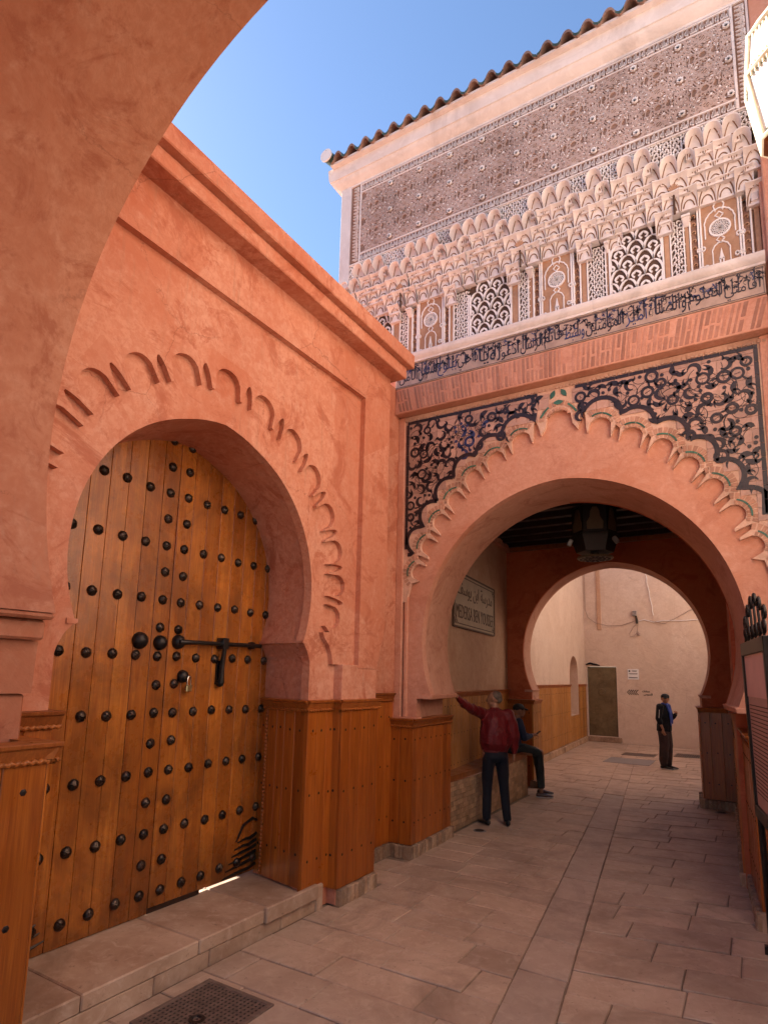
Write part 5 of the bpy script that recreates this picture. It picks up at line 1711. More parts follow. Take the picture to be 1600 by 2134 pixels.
# ------------------------------------------------------------------ bench, plaque, lanterns, notice board, floor fittings
bn = thing('bench', 'long tiled stone bench with wooden seat along the passage wall', 'bench', (-3.4, 8.5, 0))
BY0, BY1 = 6.93, 10.02
def bfx(y):      # front face, gently rounded near the arch
    return -3.262 - .0085 * (y - 7) * 1 + (.0 if y > 7.5 else -.02 * (7.5 - y))
m = MB()
m.hexa([(bfx(BY0) - .012, BY0, -.01), (bfx(BY1) - .012, BY1, -.01), (-3.88, BY1, -.01), (-3.45, BY0, -.01), (bfx(BY0) - .012, BY0, .60), (bfx(BY1) - .012, BY1, .60), (-3.88, BY1, .60), (-3.45, BY0, .60)])
m.build('core', 'stone_bench', bn)
z = 0.004
row = 0
while z < .59:
    y = BY0 + (.0 if row % 2 == 0 else -.06)
    while y < BY1 - .02:
        y2 = min(y + .122, BY1)
        ya = max(y, BY0)
        if y2 - ya > .03:
            m = MB(); t = rnd.uniform(-.002, .003)
            m.hexa([(bfx(ya) + t, ya + .003, z + .002), (bfx(y2) + t, y2 - .003, z + .002), (bfx(y2) - .02, y2 - .003, z + .002), (bfx(ya) - .02, ya + .003, z + .002), (bfx(ya) + t, ya + .003, z + .057), (bfx(y2) + t, y2 - .003, z + .057), (bfx(y2) - .02, y2 - .003, z + .057), (bfx(ya) - .02, ya + .003, z + .057)])
            m.build('brick', 'stone_bench', bn)
        y += .122
    z += .0595; row += 1
m = MB()
cv = [(BY0, -.03), (7.1, .0), (7.5, .012), (8.2, .012), (BY1 - .03, .012), (BY1, .0)]
top = [(bfx(y_) + o_, y_) for y_, o_ in cv]
poly = top + [(-3.885, BY1), (-3.45, BY0)]
m.prism(poly, lambda a, b, t: (a, b, t), .665, .60)
m.build('seat', 'wood_bench', bn, bevel=.008)
bx('end_board', 'wood_bench', bn, -3.86, bfx(BY1) + .004, BY1 + .001, BY1 + .03, 0, .60, bevel=.005)

# plaque on the passage wall
pq = thing('wall_plaque', 'framed plaque with Arabic and Latin lettering on the passage wall', 'sign', (-3.68, 8.8, 2.6))
pd = (Vector(PLf) - Vector(PLn)).normalized(); pn = Vector((pd.y, -pd.x))
def FP(a, b, t):
    v = Vector(PLn) + pd * (a - 6.88) * 1.006 + pn * t
    return (v.x, v.y, b)
def pslab(name, mat, a0, a1, b0, b1, t0, t1, bev=0):
    m = MB(); m.hexa([FP(a0, b0, t1), FP(a1, b0, t1), FP(a1, b0, t0), FP(a0, b0, t0), FP(a0, b1, t1), FP(a1, b1, t1), FP(a1, b1, t0), FP(a0, b1, t0)])
    return m.build(name, mat, pq, bevel=bev)
qa0, qa1, qb0, qb1 = 7.62, 9.80, 2.60, 3.39
pslab('panel', 'plaque', qa0, qa1, qb0, qb1, .022, -.01)
for a0_, a1_, b0_, b1_ in ((qa0, qa1, qb0 - .012, qb0 + .012), (qa0, qa1, qb1 - .012, qb1 + .012), (qa0 - .012, qa0 + .012, qb0, qb1), (qa1 - .012, qa1 + .012, qb0, qb1)):
    pslab('frame_bar', 'ink_brown', a0_, a1_, b0_, b1_, .03, -.01)
m = MB(); c_ = .13
ins = .05
oct_ = [(qa0 + ins + c_, qb0 + ins), (qa1 - ins - c_, qb0 + ins), (qa1 - ins, qb0 + ins + c_), (qa1 - ins, qb1 - ins - c_), (qa1 - ins - c_, qb1 - ins), (qa0 + ins + c_, qb1 - ins), (qa0 + ins, qb1 - ins - c_), (qa0 + ins, qb0 + ins + c_), (qa0 + ins + c_, qb0 + ins)]
m.ribbon(oct_, .014, FP, .026, .02)
for sx, sz in ((qa0, qb0), (qa1, qb0), (qa0, qb1), (qa1, qb1)):
    ux = 1 if sx == qa0 else -1; uz = 1 if sz == qb0 else -1
    m.ribbon([(sx + ux * .04, sz + uz * .13), (sx + ux * .06, sz + uz * .07), (sx + ux * .14, sz + uz * .04)], .014, FP, .026, .02)
    m.ribbon([(sx + ux * .03, sz + uz * .03), (sx + ux * .10, sz + uz * .09)], [.008, .02], FP, .026, .02)
m.build('border_line', 'ink_brown', pq)
lettering('lettering', 'MEDERSA BEN YOUSSEF', 'ink_brown', pq, FP, qa0 + .11, qa1 - .10, 2.73, 2.93, .026, .02, bold=-.005)
lettering('lettering', arabic('مدرسة ابن يوسف'), 'ink_brown', pq, FP, qa0 + .16, qa1 - .16, 3.02, 3.28, .026, .02, bold=-.004)

# hanging lantern in the passage
hl = thing('passage_lantern', 'large dark lantern hanging under the timber ceiling of the passage', 'lantern', (-1.80, 8.6, 3.57))
def hexring(r, z, c=(-1.80, 8.6), n=6, ph=.25): return [(c[0] + r * math.cos(2 * PI * k / n + ph), c[1] + r * math.sin(2 * PI * k / n + ph), z) for k in range(n)]
def loft(mb, rings):
    n = len(rings[0]); vs = [p for rg in rings for p in rg]; fs = []
    for i in range(len(rings) - 1):
        for k in range(n): fs.append((i * n + k, i * n + (k + 1) % n, (i + 1) * n + (k + 1) % n, (i + 1) * n + k))
    fs += [tuple(reversed(range(n))), tuple((len(rings) - 1) * n + k for k in range(n))]
    mb.add(vs, fs)
m = MB(); loft(m, [hexring(.25, 3.66), hexring(.29, 3.78), hexring(.325, 3.86), hexring(.325, 3.90), hexring(.30, 3.92), hexring(.30, 4.30), hexring(.20, 4.36), hexring(.20, 4.44)])
m.build('body', 'lantern_dark', hl, deg=20)
m = MB()
for k in range(6):
    a0_, a1_ = hexring(.303, 0)[k], hexring(.303, 0)[(k + 1) % 6]
    p0 = Vector(a0_); p1 = Vector(a1_); n_v = Vector(((p0.x + p1.x) / 2 + 1.80, (p0.y + p1.y) / 2 - 8.6, 0)).normalized()
    prof = [(-.34, 3.95), (.34, 3.95), (.36, 4.05), (.22, 4.12), (.20, 4.2), (.10, 4.26), (-.10, 4.26), (-.20, 4.2), (-.22, 4.12), (-.36, 4.05)]
    c = (p0 + p1) / 2; e = (p1 - p0)
    fr_ = lambda a, b, t: tuple(c + e * a + n_v * t + Vector((0, 0, b)))
    m2 = MB(); m2.prism(prof, fr_, .006, -.02); m2.build('pane', 'lantern_pane', hl)
m = MB(); m.lathe([(.02, 3.575), (.235, 3.572), (.245, 3.585), (.235, 3.60), (.10, 3.605)], 24, (-1.80, 8.6, 0)); m.build('base_disc', 'lantern_pane', hl, deg=30)
m = MB()
for k in range(16):
    a = 2 * PI * k / 16
    for rr in (.07, .13, .19): m.box(-1.80 + rr * math.cos(a) - .016, -1.80 + rr * math.cos(a) + .016, 8.6 + rr * math.sin(a) - .012, 8.6 + rr * math.sin(a) + .012, 3.565, 3.574)
m.build('base_fretwork', 'lantern_dark', hl, kind='stuff')
m = MB(); m.tube([(-1.80, 8.6, 3.60), (-1.80, 8.6, 3.67)], .06, 10); m.build('stem', 'lantern_dark', hl)
for (dx, dy, tilt) in ((-.30, -.02, .5), (.30, .05, -.6)):
    m = MB(); m.box(-.03, .03, -.035, .035, -.05, .05)
    o = m.build('spotlight', 'steel_matt', hl, bevel=.01)
    o.matrix_basis = Matrix.Translation((-1.80 + dx, 8.45 + dy, 3.80)) @ Matrix.Rotation(tilt, 4, 'Y') @ Matrix.Rotation(.3, 4, 'Z')

# wall lantern in the sun, close by on the alley wall
wl = thing('wall_lantern', 'cream metal lantern with white glass hanging high in the sunlight', 'lantern', (.31, 3.0, 4.36))
LC = (.315, 3.0)
def o8(r, z): return hexring(r, z, LC, 8, PI / 8)
for k in range(8):
    for (r0, z0, r1, z1, nm) in ((.135, 4.40, .185, 4.72, 'pane'), (.185, 4.74, .165, 4.93, 'pane')):
        A_, B_ = Vector(o8(r0, z0)[k]), Vector(o8(r0, z0)[(k + 1) % 8]); C_, D_ = Vector(o8(r1, z1)[(k + 1) % 8]), Vector(o8(r1, z1)[k])
        m = MB(); q = lambda a, b: tuple((A_ * (1 - a) + B_ * a) * (1 - b) + (D_ * (1 - a) + C_ * a) * b)
        m.add([q(.10, .06), q(.90, .06), q(.90, .94), q(.10, .94)], [(0, 1, 2, 3)])
        m.build('pane', 'milk_glass', wl)
m = MB()
for k in range(8):
    m.tube([o8(.137, 4.39)[k], o8(.187, 4.73)[k], o8(.167, 4.94)[k], o8(.07, 5.07)[k]], .011, 6)
for r_, z_ in ((.137, 4.39), (.187, 4.73), (.167, 4.94), (.07, 5.07)):
    m.tube(o8(r_, z_), .012, 6, closed=True)
m.build('frame', 'cream_enamel', wl, deg=50)
m = MB(); loft(m, [o8(.172, 4.945), o8(.12, 5.03), o8(.06, 5.09), o8(.03, 5.16)]); m.build('canopy', 'cream_enamel', wl, deg=25)
m = MB(); loft(m, [o8(.05, 4.30), o8(.10, 4.345), o8(.14, 4.385), o8(.13, 4.395)]); m.build('base', 'wood_bench', wl, deg=25)
fm = MB()
for k in range(8):
    a, b = Vector(o8(.188, 4.73)[k]), Vector(o8(.188, 4.73)[(k + 1) % 8])
    for t in (.2, .35, .5, .65, .8):
        p = a * (1 - t) + b * t
        fm.tube([p + Vector((0, 0, -.03)), p + Vector((0, 0, .03))], .005, 5)
        pu = Vector(o8(.166, 4.95)[k]) * (1 - t) + Vector(o8(.166, 4.95)[(k + 1) % 8]) * t
        fm.tube([pu, pu + Vector((0, 0, -.05))], .006, 5)
fm.build('fretwork', 'cream_enamel', wl, kind='stuff')
m = MB(); m.tube([(.315, 3.0, 5.14), (.315, 3.0, 5.30), (.40, 3.0, 5.38), (.68, 3.0, 5.40)], .014, 8); m.build('bracket', 'iron', wl)

# notice board on its stand by the right pier
nb_ = thing('notice_board', 'black framed notice board with scrolled iron crest on a stand', 'notice board', (.05, 4.9, 0))
bo = Vector((-.02, 5.40, 0)); be = Vector((.115, 4.42, 0)); bd = (be - bo).normalized(); bnrm = Vector((-abs(bd.y), -bd.x if False else bd.x * 1.0, 0)).normalized()
bnrm = Vector((bd.y, -bd.x, 0)); bnrm = bnrm if bnrm.x < 0 else -bnrm
BWd = (be - bo).length
def FB(a, b, t):
    v = bo + bd * a + bnrm * (t + .02 * (b - 1.0)) + Vector((0, 0, b)); return tuple(v)
def bslab(name, mat, a0, a1, b0, b1, t0, t1, bev=.003):
    m = MB(); m.hexa([FB(a0, b0, t1), FB(a1, b0, t1), FB(a1, b0, t0), FB(a0, b0, t0), FB(a0, b1, t1), FB(a1, b1, t1), FB(a1, b1, t0), FB(a0, b1, t0)])
    return m.build(name, mat, nb_, bevel=bev)
bslab('panel', 'board_panel', .04, BWd - .04, 1.0, 2.12, .012, -.01, 0)
bslab('panel_head', 'board_head', .045, BWd - .045, 1.80, 2.11, .0155, .0, 0)
for a0_, a1_, b0_, b1_ in ((0, BWd, 2.10, 2.195), (0, BWd, .93, 1.02), (0, .05, .93, 2.19), (BWd - .05, BWd, .93, 2.19)):
    bslab('frame_bar', 'iron', a0_, a1_, b0_, b1_, .03, -.02)
m = MB(); lr = random.Random(3)
for i in range(24):
    z = 1.74 - i * .027
    a = .09
    while a < BWd - .10:
        L = lr.uniform(.02, .07); a2 = min(a + L, BWd - .09)
        m.ribbon([(a, z), (a2, z)], .0065, FB, .0145, .01); a = a2 + .012
m.build('print', 'ink_brown', nb_, kind='stuff')
for a in (.02, BWd - .02):
    m = MB(); m.tube([FB(a, .93, 0), FB(a, .0, .0)], .022, 8); m.box(*[v for v in (FB(a, 0, 0)[0] - .05, FB(a, 0, 0)[0] + .16, FB(a, 0, 0)[1] - .03, FB(a, 0, 0)[1] + .03, .0, .05)])
    m.build('leg', 'iron', nb_)
m = MB()
def spiral(ca, cb, r0, turns, a0_, dirn, n=26): return [FB(ca + r0 * (1 - .75 * i / n) * math.cos(a0_ + dirn * turns * 2 * PI * i / n), cb + r0 * (1 - .75 * i / n) * math.sin(a0_ + dirn * turns * 2 * PI * i / n), 0) for i in range(n + 1)]
for k in range(6):
    ca = .10 + k * (BWd - .2) / 5
    hgt = .07 + .12 * math.sin(PI * k / 5)
    m.tube(spiral(ca, 2.22 + .045, .048, 1.4, -PI / 2, 1), .010, 6)
    m.tube(spiral(ca + .05, 2.22 + .05 + hgt, .055, 1.3, PI, -1), .010, 6)
    m.tube([FB(ca - .02, 2.2, 0), FB(ca + .01, 2.24 + hgt * .5, 0), FB(ca - .005, 2.27 + hgt, 0)], .010, 6)
m.build('scroll_crest', 'iron', nb_, deg=60)

# floor fittings
def round_light(x, y, label):
    t = thing('floor_light', label, 'floor light', (x, y, 0), 'round floor lights')
    m = MB(); m.lathe([(.085, -.01), (.085, .004), (.07, .009), (.06, .005)], 24, (x, y, 0)); m.build('ring', 'steel_matt', t, deg=40)
    m = MB(); m.lathe([(.058, -.01), (.058, .0065), (.02, .007)], 20, (x, y, 0)); m.build('lens', 'lantern_dark', t, deg=40)
round_light(-3.03, 7.36, 'round steel floor light beside the tiled bench end nearest the pier')
round_light(-.52, 10.48, 'round steel floor light at the foot of the dark rear pier')
round_light(-3.15, 10.45, 'round steel floor light under the seated man\'s shoes')
def grate(x0, x1, y0, y1, nx_, ny_, label, mat='iron_grate', bar=.0072, solid=False):
    t = thing('floor_grate', label, 'grate', ((x0 + x1) / 2, (y0 + y1) / 2, 0), 'metal grates and covers in the paving')
    m = MB(); z0, z1 = -.004, .006
    fw_ = .028
    m.box(x0, x1, y0, y0 + fw_, z0, z1 + .003); m.box(x0, x1, y1 - fw_, y1, z0, z1 + .003); m.box(x0, x0 + fw_, y0 + fw_, y1 - fw_, z0, z1 + .003); m.box(x1 - fw_, x1, y0 + fw_, y1 - fw_, z0, z1 + .003)
    m.build('frame', mat, t, bevel=.002)
    m = MB()
    if solid:
        m.box(x0 + fw_, x1 - fw_, y0 + fw_, y1 - fw_, z0, z1)
        m.build('plate', mat, t)
    else:
        for i in range(nx_ + 1):
            x = x0 + fw_ + (x1 - x0 - 2 * fw_) * i / nx_; m.box(x - bar, x + bar, y0 + fw_, y1 - fw_, -.003, z1)
        for j in range(ny_ + 1):
            y = y0 + fw_ + (y1 - y0 - 2 * fw_) * j / ny_; m.box(x0 + fw_, x1 - fw_, y - bar, y + bar, -.003, z1 - .0015)
        m.build('grid', mat, t)
        m = MB(); m.add([(x0, y0, .0035), (x1, y0, .0035), (x1, y1, .0035), (x0, y1, .0035)], [(0, 1, 2, 3)]); m.build('pit_shade_sheet', 'lantern_dark', t)  # flat dark sheet between the bars, standing for the shade of a pit
    return t
t = grate(-3.00, -2.47, 2.36, 2.93, 16, 17, 'square iron grate in the paving beside the doorstep')
m = MB(); m.lathe([(.045, .0), (.045, .010), (.028, .012), (.018, .004)], 16, (-2.72, 2.58, 0)); m.build('lifting_eye', 'lantern_dark', t)
grate(-3.02, -2.24, 16.75, 17.35, 20, 8, 'long iron grate in front of the metal door')
grate(-1.86, -.6, 17.3, 18.1, 24, 8, 'long iron grate behind the standing man', 'iron_grate')
grate(-3.13, -2.12, 15.05, 16.1, 1, 1, 'flat grey cover plate set in the lane paving', 'steel_matt', solid=True)

# ------------------------------------------------------------------ people
def ico(sub=2):
    bm = bmesh.new(); bmesh.ops.create_icosphere(bm, subdivisions=sub, radius=1)
    vs = [v.co.copy() for v in bm.verts]; fs = [tuple(v.index for v in f.verts) for f in bm.faces]; bm.free()
    return vs, fs
ICV, ICF = ico(2)
ICV1, ICF1 = ico(1)
def v3(r): return Vector((r, r, r)) if isinstance(r, (int, float)) else Vector(r)
def flesh(name, chains, mat, parent, mtx, voxel=.012, smooth=6, rot=None, disp=0.0):
    """one continuous surface grown over chains of ellipsoids"""
    mb = MB()
    for ch in chains:
        pts = [(Vector(p), v3(r)) for p, r in ch]
        segs = [(pts[0], pts[0])] if len(pts) == 1 else list(zip(pts, pts[1:]))
        for (p, r), (q, s) in segs:
            L = (q - p).length
            n = max(1, int(L / (.42 * min(min(r), min(s)) + 1e-4)))
            n = min(n, 40)
            for i in range(n + 1):
                t = i / n if n else 0
                c = p.lerp(q, t); rr = r.lerp(s, t)
                cv_, cf_ = (ICV, ICF) if max(rr) > .05 else (ICV1, ICF1)
                mb.add([(c.x + v.x * rr.x, c.y + v.y * rr.y, c.z + v.z * rr.z) for v in cv_], cf_)
    me = mesh(name, mb.v, mb.f)
    o = bpy.data.objects.new(name, me)
    md = o.modifiers.new('r', 'REMESH'); md.mode = 'VOXEL'; md.voxel_size = voxel
    if smooth:
        ms = o.modifiers.new('s', 'SMOOTH'); ms.iterations = smooth; ms.factor = .5
    me2 = eval_mesh(o)
    bpy.data.meshes.remove(me)
    me2.name = name
    if disp:
        nrm = [v.normal.copy() for v in me2.vertices]
        for v, nv in zip(me2.vertices, nrm):
            c = v.co.copy()
            k = noise.noise(Vector((c.x * 9, c.y * 9, c.z * 5 + 3 * c.x))) * .6 + noise.noise(Vector((c.x * 17 + 5, c.y * 17, c.z * 9 - 6 * c.x))) * .4
            v.co = c + nv * disp * k
    for p in me2.polygons: p.use_smooth = True
    me2.transform(mtx)
    return mobj(name, me2, mat, parent)
def head_chains(hc, yaw, s=1.0, ears=True):
    """skull, jaw, nose, brow and ears round the head centre hc, facing yaw (0 = +y)"""
    hc = Vector(hc)
    def T(x, y, z):
        c, n = math.cos(yaw), math.sin(yaw)
        return hc + Vector((x * c - y * n, x * n + y * c, z)) * s
    e = abs(math.sin(yaw))
    rx, ry = .074 + .018 * e, .094 - .018 * e
    rad = lambda a, b, c: (a + (b - a) * e, b + (a - b) * e, c)
    ch = [[(T(0, -.01, .025), rad(.076, .096, .088))], [(T(0, .022, -.03), rad(.062, .070, .075))], [(T(0, .045, -.085), rad(.036, .034, .026))],
          [(T(0, .088, .012), .013), (T(0, .106, -.02), .015)], [(T(-.03, .082, .03), .014), (T(.03, .082, .03), .014)],
          [(T(-.022, .084, -.058), .011), (T(.022, .084, -.058), .011)]]
    if ears:
        for sx in (-1, 1): ch.append([(T(sx * .078, -.012, .012), rad(.012, .022, .022)), (T(sx * .076, -.008, -.018), rad(.010, .016, .016))])
    return ch, T
def hand_chains(wr, d, up, side, s=1.0, curl=.5):
    """wrist point, direction of the fingers, back-of-hand normal, thumb side (+1/-1)"""
    wr = Vector(wr); d = Vector(d).normalized(); up = (Vector(up) - d * Vector(up).dot(d)).normalized(); x = d.cross(up) * side
    ch = [[(wr, .026 * s), (wr + d * .05 * s + x * .006, .030 * s), (wr + d * .085 * s, .026 * s)]]
    for k, (off, L) in enumerate(((.030, .070), (.010, .080), (-.010, .074), (-.029, .058))):
        b = wr + d * .085 * s + x * off * s
        m_ = b + (d * (1 - .25 * curl) - up * .45 * curl) * L * .5 * s
        e = m_ + (d * (1 - .9 * curl) - up * 1.1 * curl) * L * .5 * s
        ch.append([(b, .0095 * s), (m_, .0090 * s), (e, .0078 * s)])
    tb = wr + d * .03 * s + x * .028 * s
    ch.append([(tb, .013 * s), (tb + (d * .7 + x * .6) * .035 * s, .011 * s), (tb + (d * .95 + x * .35 - up * .3) * .065 * s, .009 * s)])
    return ch
def place(x, y, fwd, z=0):
    f = Vector((fwd[0], fwd[1], 0)).normalized(); r = Vector((f.y, -f.x, 0))
    return Matrix(((r.x, f.x, 0, x), (r.y, f.y, 0, y), (0, 0, 1, z), (0, 0, 0, 1)))
def shoe(name, mat, parent, mtx, heel, toe, s=1.0, sole=None):
    h, t = Vector(heel), Vector(toe)
    flesh(name, [[(h + Vector((0, 0, .045)), (.036, .042, .045)), (h.lerp(t, .35) + Vector((0, 0, .042)), (.038, .042, .040)), (h.lerp(t, .72) + Vector((0, 0, .03)), (.044, .045, .028)), (t + Vector((0, 0, .024)), (.034, .036, .022))]], mat, parent, mtx, .009, 3)
    if sole:
        flesh('sole', [[(h + Vector((0, 0, .010)), (.040, .046, .012)), (h.lerp(t, .7) + Vector((0, 0, .010)), (.048, .05, .012)), (t + Vector((0, .004, .010)), (.036, .036, .012))]], sole, parent, mtx, .008, 1)

# man in the maroon jacket, back turned, left hand on the pier
f1 = (-.56, .83)
M1 = place(-2.975, 7.76, f1); I1 = M1.inverted()
p1 = thing('person', 'man in maroon jacket and dark jeans leaning one arm on the arch pier', 'person', (-2.975, 7.76, 0), 'men in the gate passage and lane')
hand1 = I1 @ Vector((-3.205, 7.02, 1.655))
shL, elL = Vector((-.185, .0, 1.425)), None
elL = shL.lerp(hand1, .52) + Vector((0, -.02, -.035))
hd, T1 = head_chains((0.0, .03, 1.60), R(62), 1.0)
shR, elR, wrR = Vector((.195, -.01, 1.42)), Vector((.255, -.03, 1.14)), Vector((.262, .03, .905))
body = hd + [[((0, .0, 1.44), (.058, .060, .05)), ((0, .012, 1.52), (.052, .056, .05))],
    [((0, 0, .97), (.13, .09, .08)), ((0, 0, 1.15), (.14, .09, .1)), ((0, 0, 1.36), (.165, .10, .09))],
    [(shL, .055), (elL, .042), (hand1, .028)], [(shR, .055), (elR, .042), (wrR, .028)],
    [((-.085, 0, .90), .09), ((-.10, .02, .50), .055), ((-.115, -.01, .09), .04)], [((.085, 0, .90), .09), ((.115, .01, .50), .055), ((.145, -.03, .09), .04)]]
body += hand_chains(hand1, (hand1 - elL), (0, 0, 1), 1, .95, .35)
body += hand_chains(wrR, (0, .12, -1), (.9, -.2, 0), 1, .95, .55)
flesh('body', body, 'skin', p1, M1, .009, 2)
flesh('hair', [[(T1(0, -.028, .045), (.080, .082, .075))], [(T1(0, -.058, .0), (.056, .056, .05))]], 'hair_grey', p1, M1, .009, 3)
flesh('jacket', [[((0, -.005, .965), (.195, .142, .055)), ((0, -.02, 1.04), (.222, .168, .07)), ((0, -.016, 1.18), (.215, .155, .1)), ((0, -.01, 1.33), (.200, .130, .085)), ((0, -.005, 1.425), (.155, .090, .05)), ((0, .0, 1.465), (.082, .078, .028))],
    [(shL + Vector((.02, 0, -.01)), .082), (shL.lerp(elL, .55), .068), (elL, .062), (elL.lerp(hand1, .55), .052), (elL.lerp(hand1, .86), .040)],
    [(shR + Vector((-.02, 0, -.01)), .084), (shR.lerp(elR, .5), .072), (elR, .066), (elR.lerp(wrR, .55), .060), (elR.lerp(wrR, .92), .042)]], 'cloth_maroon', p1, M1, .011, 3, disp=.022)
flesh('jacket_hem', [[((0, -.005, .925), (.172, .124, .024)), ((0, -.005, .950), (.174, .126, .024))]], 'cloth_maroon', p1, M1, .011, 2)
flesh('collar', [[((0, .0, 1.475), (.070, .070, .020)), ((0, .004, 1.492), (.066, .066, .016))]], 'cloth_maroon', p1, M1, .009, 1)
flesh('trousers', [[((0, 0, .97), (.168, .124, .06)), ((0, -.012, .86), (.172, .132, .08))],
    [((-.082, -.008, .84), (.092, .108, .1)), ((-.098, .005, .64), (.080, .088, .08)), ((-.104, .02, .48), (.066, .070, .07)), ((-.110, .0, .28), (.062, .066, .06)), ((-.116, -.012, .085), (.056, .062, .04))],
    [((.082, -.008, .84), (.092, .108, .1)), ((.104, .0, .64), (.080, .088, .08)), ((.118, .01, .48), (.066, .070, .07)), ((.132, -.015, .28), (.062, .066, .06)), ((.146, -.035, .085), (.056, .062, .04))]], 'cloth_denim', p1, M1, .011, 4, disp=.008)
shoe('shoe', 'leather_black', p1, M1, (-.105, -.055, 0), (-.185, .145, 0))
shoe('shoe', 'leather_black', p1, M1, (.146, -.085, 0), (.165, .135, 0))

# man seated on the end of the bench with a phone
f2 = (.80, .60)
M2 = place(-3.47, 9.86, f2)
p2 = thing('person', 'man in navy sweater and black cap seated on the bench with phone', 'person', (-3.47, 9.86, .66), 'men in the gate passage and lane')
hipz = .66 + .085
hd, T2 = head_chains((0, .115, 1.345), 0, .98)
sL, sR = Vector((-.185, .05, 1.175)), Vector((.185, .05, 1.175))
eL, eR = Vector((-.215, .115, .93)), Vector((.215, .125, .93))
wL, wR = Vector((-.045, .315, .955)), Vector((.055, .315, .955))
kL, kR = Vector((-.10, .43, .70)), Vector((.13, .42, .69))
aL, aR_ = Vector((-.06, .50, .10)), Vector((.20, .40, .10))
body = hd + [[((0, .055, 1.20), (.052, .056, .05)), ((0, .095, 1.27), (.048, .052, .045))], [((0, .0, hipz), (.15, .12, .09)), ((0, .02, .95), (.145, .10, .1)), ((0, .05, 1.13), (.155, .095, .08))],
    [(sL, .052), (eL, .040), (wL, .027)], [(sR, .052), (eR, .040), (wR, .027)],
    [((-.085, 0, hipz - .01), .085), (kL, .058), (aL, .038)], [((.085, 0, hipz - .01), .085), (kR, .058), (aR_, .038)]]
body += hand_chains(wL, (.35, 1, .15), (-.6, -.2, .8), 1, .92, .6) + hand_chains(wR, (-.35, 1, .15), (.6, -.2, .8), -1, .92, .6)
flesh('body', body, 'skin_dark', p2, M2, .009, 2)
flesh('cap', [[(T2(0, -.012, .055), (.086, .104, .078))]], 'cloth_cap', p2, M2, .009, 2)
flesh('cap_peak', [[(T2(0, .085, .045), (.066, .035, .010)), (T2(0, .135, .022), (.052, .032, .008))]], 'cloth_cap', p2, M2, .006, 1)
flesh('sweater', [[((0, .0, .72), (.175, .135, .06)), ((0, .005, .86), (.178, .132, .09)), ((0, .03, 1.02), (.186, .126, .09)), ((0, .05, 1.13), (.178, .112, .06)), ((0, .055, 1.19), (.11, .08, .04))],
    [(sL, .075), (sL.lerp(eL, .5), .066), (eL, .060), (eL.lerp(wL, .5), .052), (eL.lerp(wL, .85), .040)], [(sR, .075), (sR.lerp(eR, .5), .066), (eR, .060), (eR.lerp(wR, .5), .052), (eR.lerp(wR, .85), .040)]], 'cloth_navy', p2, M2, .012, 4, disp=.012)
flesh('trousers', [[((0, -.02, hipz - .015), (.17, .135, .085))],
    [((-.088, 0, hipz), (.095, .1, .09)), ((-.095, .22, .735), (.085, .08, .078)), (kL + Vector((0, -.02, -.01)), (.068, .066, .068)), (kL.lerp(aL, .45), (.060, .062, .06)), (kL.lerp(aL, .88), (.054, .060, .04))],
    [((.088, 0, hipz), (.095, .1, .09)), ((.105, .22, .735), (.085, .08, .078)), (kR + Vector((0, -.02, -.01)), (.068, .066, .068)), (kR.lerp(aR_, .45), (.060, .062, .06)), (kR.lerp(aR_, .88), (.054, .060, .04))]], 'cloth_grey_jeans', p2, M2, .011, 4, disp=.008)
shoe('shoe', 'leather_brown', p2, M2, (-.06, .455, 0), (-.04, .67, 0), sole='rubber_white')
shoe('shoe', 'leather_brown', p2, M2, (.205, .345, 0), (.265, .55, 0), sole='rubber_white')
ph = MB(); ph.box(-.036, .036, -.004, .004, -.072, .072)
o = ph.build('phone', 'ink', bevel=.003)
tag(o, 'small phone held in both hands by the seated man', 'phone')
o.matrix_basis = M2 @ Matrix.Translation((.005, .415, .985)) @ Matrix.Rotation(R(-52), 4, 'X')

# older man standing in the lane, scarf and cap
f3 = (.78, -.22)
M3 = place(-1.74, 14.83, f3)
p3 = thing('person', 'older man in dark jacket and blue scarf standing in the lane', 'person', (-1.74, 14.83, 0), 'men in the gate passage and lane')
hd, T3 = head_chains((0, .04, 1.50), R(-64), .97)
sL, sR = Vector((-.18, .0, 1.335)), Vector((.18, -.01, 1.335))
eR, wR = Vector((.235, -.03, 1.08)), Vector((.235, .06, .86))
eL, wL = Vector((-.235, .06, 1.08)), Vector((-.13, .215, 1.19))
body = hd + [[((0, .01, 1.36), (.055, .056, .05)), ((0, .03, 1.43), (.050, .052, .045))], [((0, 0, .90), (.145, .11, .1)), ((0, .01, 1.10), (.145, .12, .1)), ((0, 0, 1.28), (.155, .10, .08))],
    [(sL, .05), (eL, .040), (wL, .027)], [(sR, .05), (eR, .040), (wR, .027)], [((-.08, 0, .84), .085), ((-.085, .02, .45), .055), ((-.085, 0, .09), .04)], [((.08, 0, .84), .085), ((.085, .01, .45), .055), ((.09, -.02, .09), .04)]]
body += hand_chains(wL, (.75, .35, .45), (-.3, .8, .3), 1, .95, 1.0) + hand_chains(wR, (0, .25, -1), (1, 0, 0), 1, .95, .5)
flesh('body', body, 'skin', p3, M3, .010, 2)
flesh('cap', [[(T3(0, -.010, .058), (.098, .092, .068))]], 'cloth_cap', p3, M3, .009, 2)
flesh('cap_peak', [[(T3(0, .085, .045), (.034, .066, .010)), (T3(0, .120, .032), (.03, .05, .008))]], 'cloth_cap', p3, M3, .007, 1)
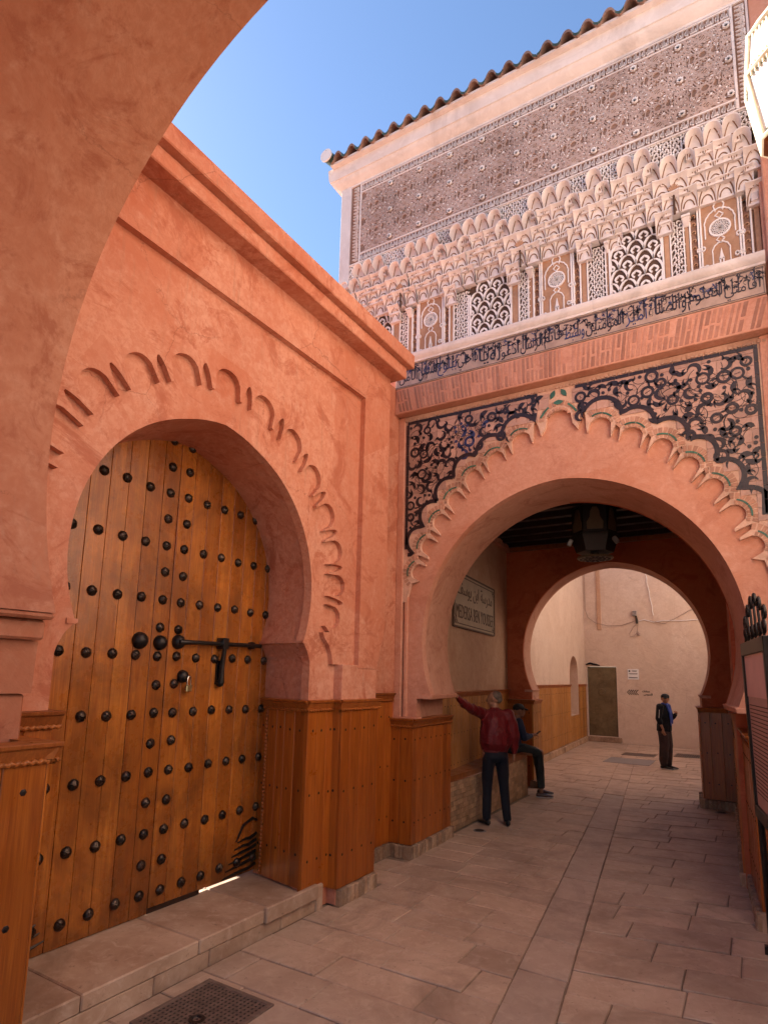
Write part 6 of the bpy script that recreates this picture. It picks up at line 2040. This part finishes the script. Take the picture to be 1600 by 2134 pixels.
flesh('jacket', [[((0, -.01, .82), (.20, .155, .03)), ((0, -.005, .95), (.192, .148, .09)), ((0, .0, 1.10), (.190, .145, .09)), ((0, .0, 1.24), (.186, .125, .08)), ((0, .0, 1.33), (.145, .088, .05)), ((0, .01, 1.385), (.075, .07, .025))],
    [(sL, .075), (eL, .060), (eL.lerp(wL, .85), .044)], [(sR, .078), (sR.lerp(eR, .5), .070), (eR, .064), (eR.lerp(wR, .35), .060)]], 'cloth_black', p3, M3, .012, 4, disp=.012)
flesh('scarf', [[((0, .02, 1.405), (.088, .082, .028)), ((0, .06, 1.38), (.07, .05, .025))], [((.06, .10, 1.36), (.035, .025, .04)), ((.045, .145, 1.22), (.036, .016, .06)), ((.05, .16, 1.08), (.034, .014, .06)), ((.055, .162, .96), (.030, .012, .04))], [((-.05, .10, 1.36), (.035, .025, .04)), ((-.02, .15, 1.20), (.036, .016, .06)), ((-.02, .165, 1.02), (.036, .014, .06))]], 'cloth_blue', p3, M3, .009, 3, disp=.010)
m = MB(); m.ribbon([(.262, 1.27), (.275, 1.2), (.268, 1.12), (.270, 1.06)], .014, lambda a, b, t: (a + t, .0 + .0 * b, b), .004, -.02)
flesh('sleeve_stripe', [[((.262, .012, 1.27), .008), ((.288, .014, 1.18), .008), ((.294, .008, 1.10), .008)]], 'rubber_white', p3, M3, .005, 1)
flesh('trousers', [[((0, 0, .84), (.160, .13, .08))],
    [((-.082, 0, .78), (.10, .115, .1)), ((-.088, .02, .5), (.098, .105, .1)), ((-.088, .01, .28), (.092, .10, .08)), ((-.088, .0, .10), (.072, .082, .05))],
    [((.082, 0, .78), (.10, .115, .1)), ((.090, .01, .5), (.098, .105, .1)), ((.092, -.01, .28), (.092, .10, .08)), ((.092, -.02, .10), (.072, .082, .05))]], 'cloth_plum', p3, M3, .012, 4, disp=.016)
shoe('shoe', 'leather_black', p3, M3, (-.085, -.04, 0), (-.10, .19, 0), sole='rubber_white')
shoe('shoe', 'leather_black', p3, M3, (.09, -.06, 0), (.10, .16, 0), sole='rubber_white')

bpy.data.scenes.remove(_tmp)
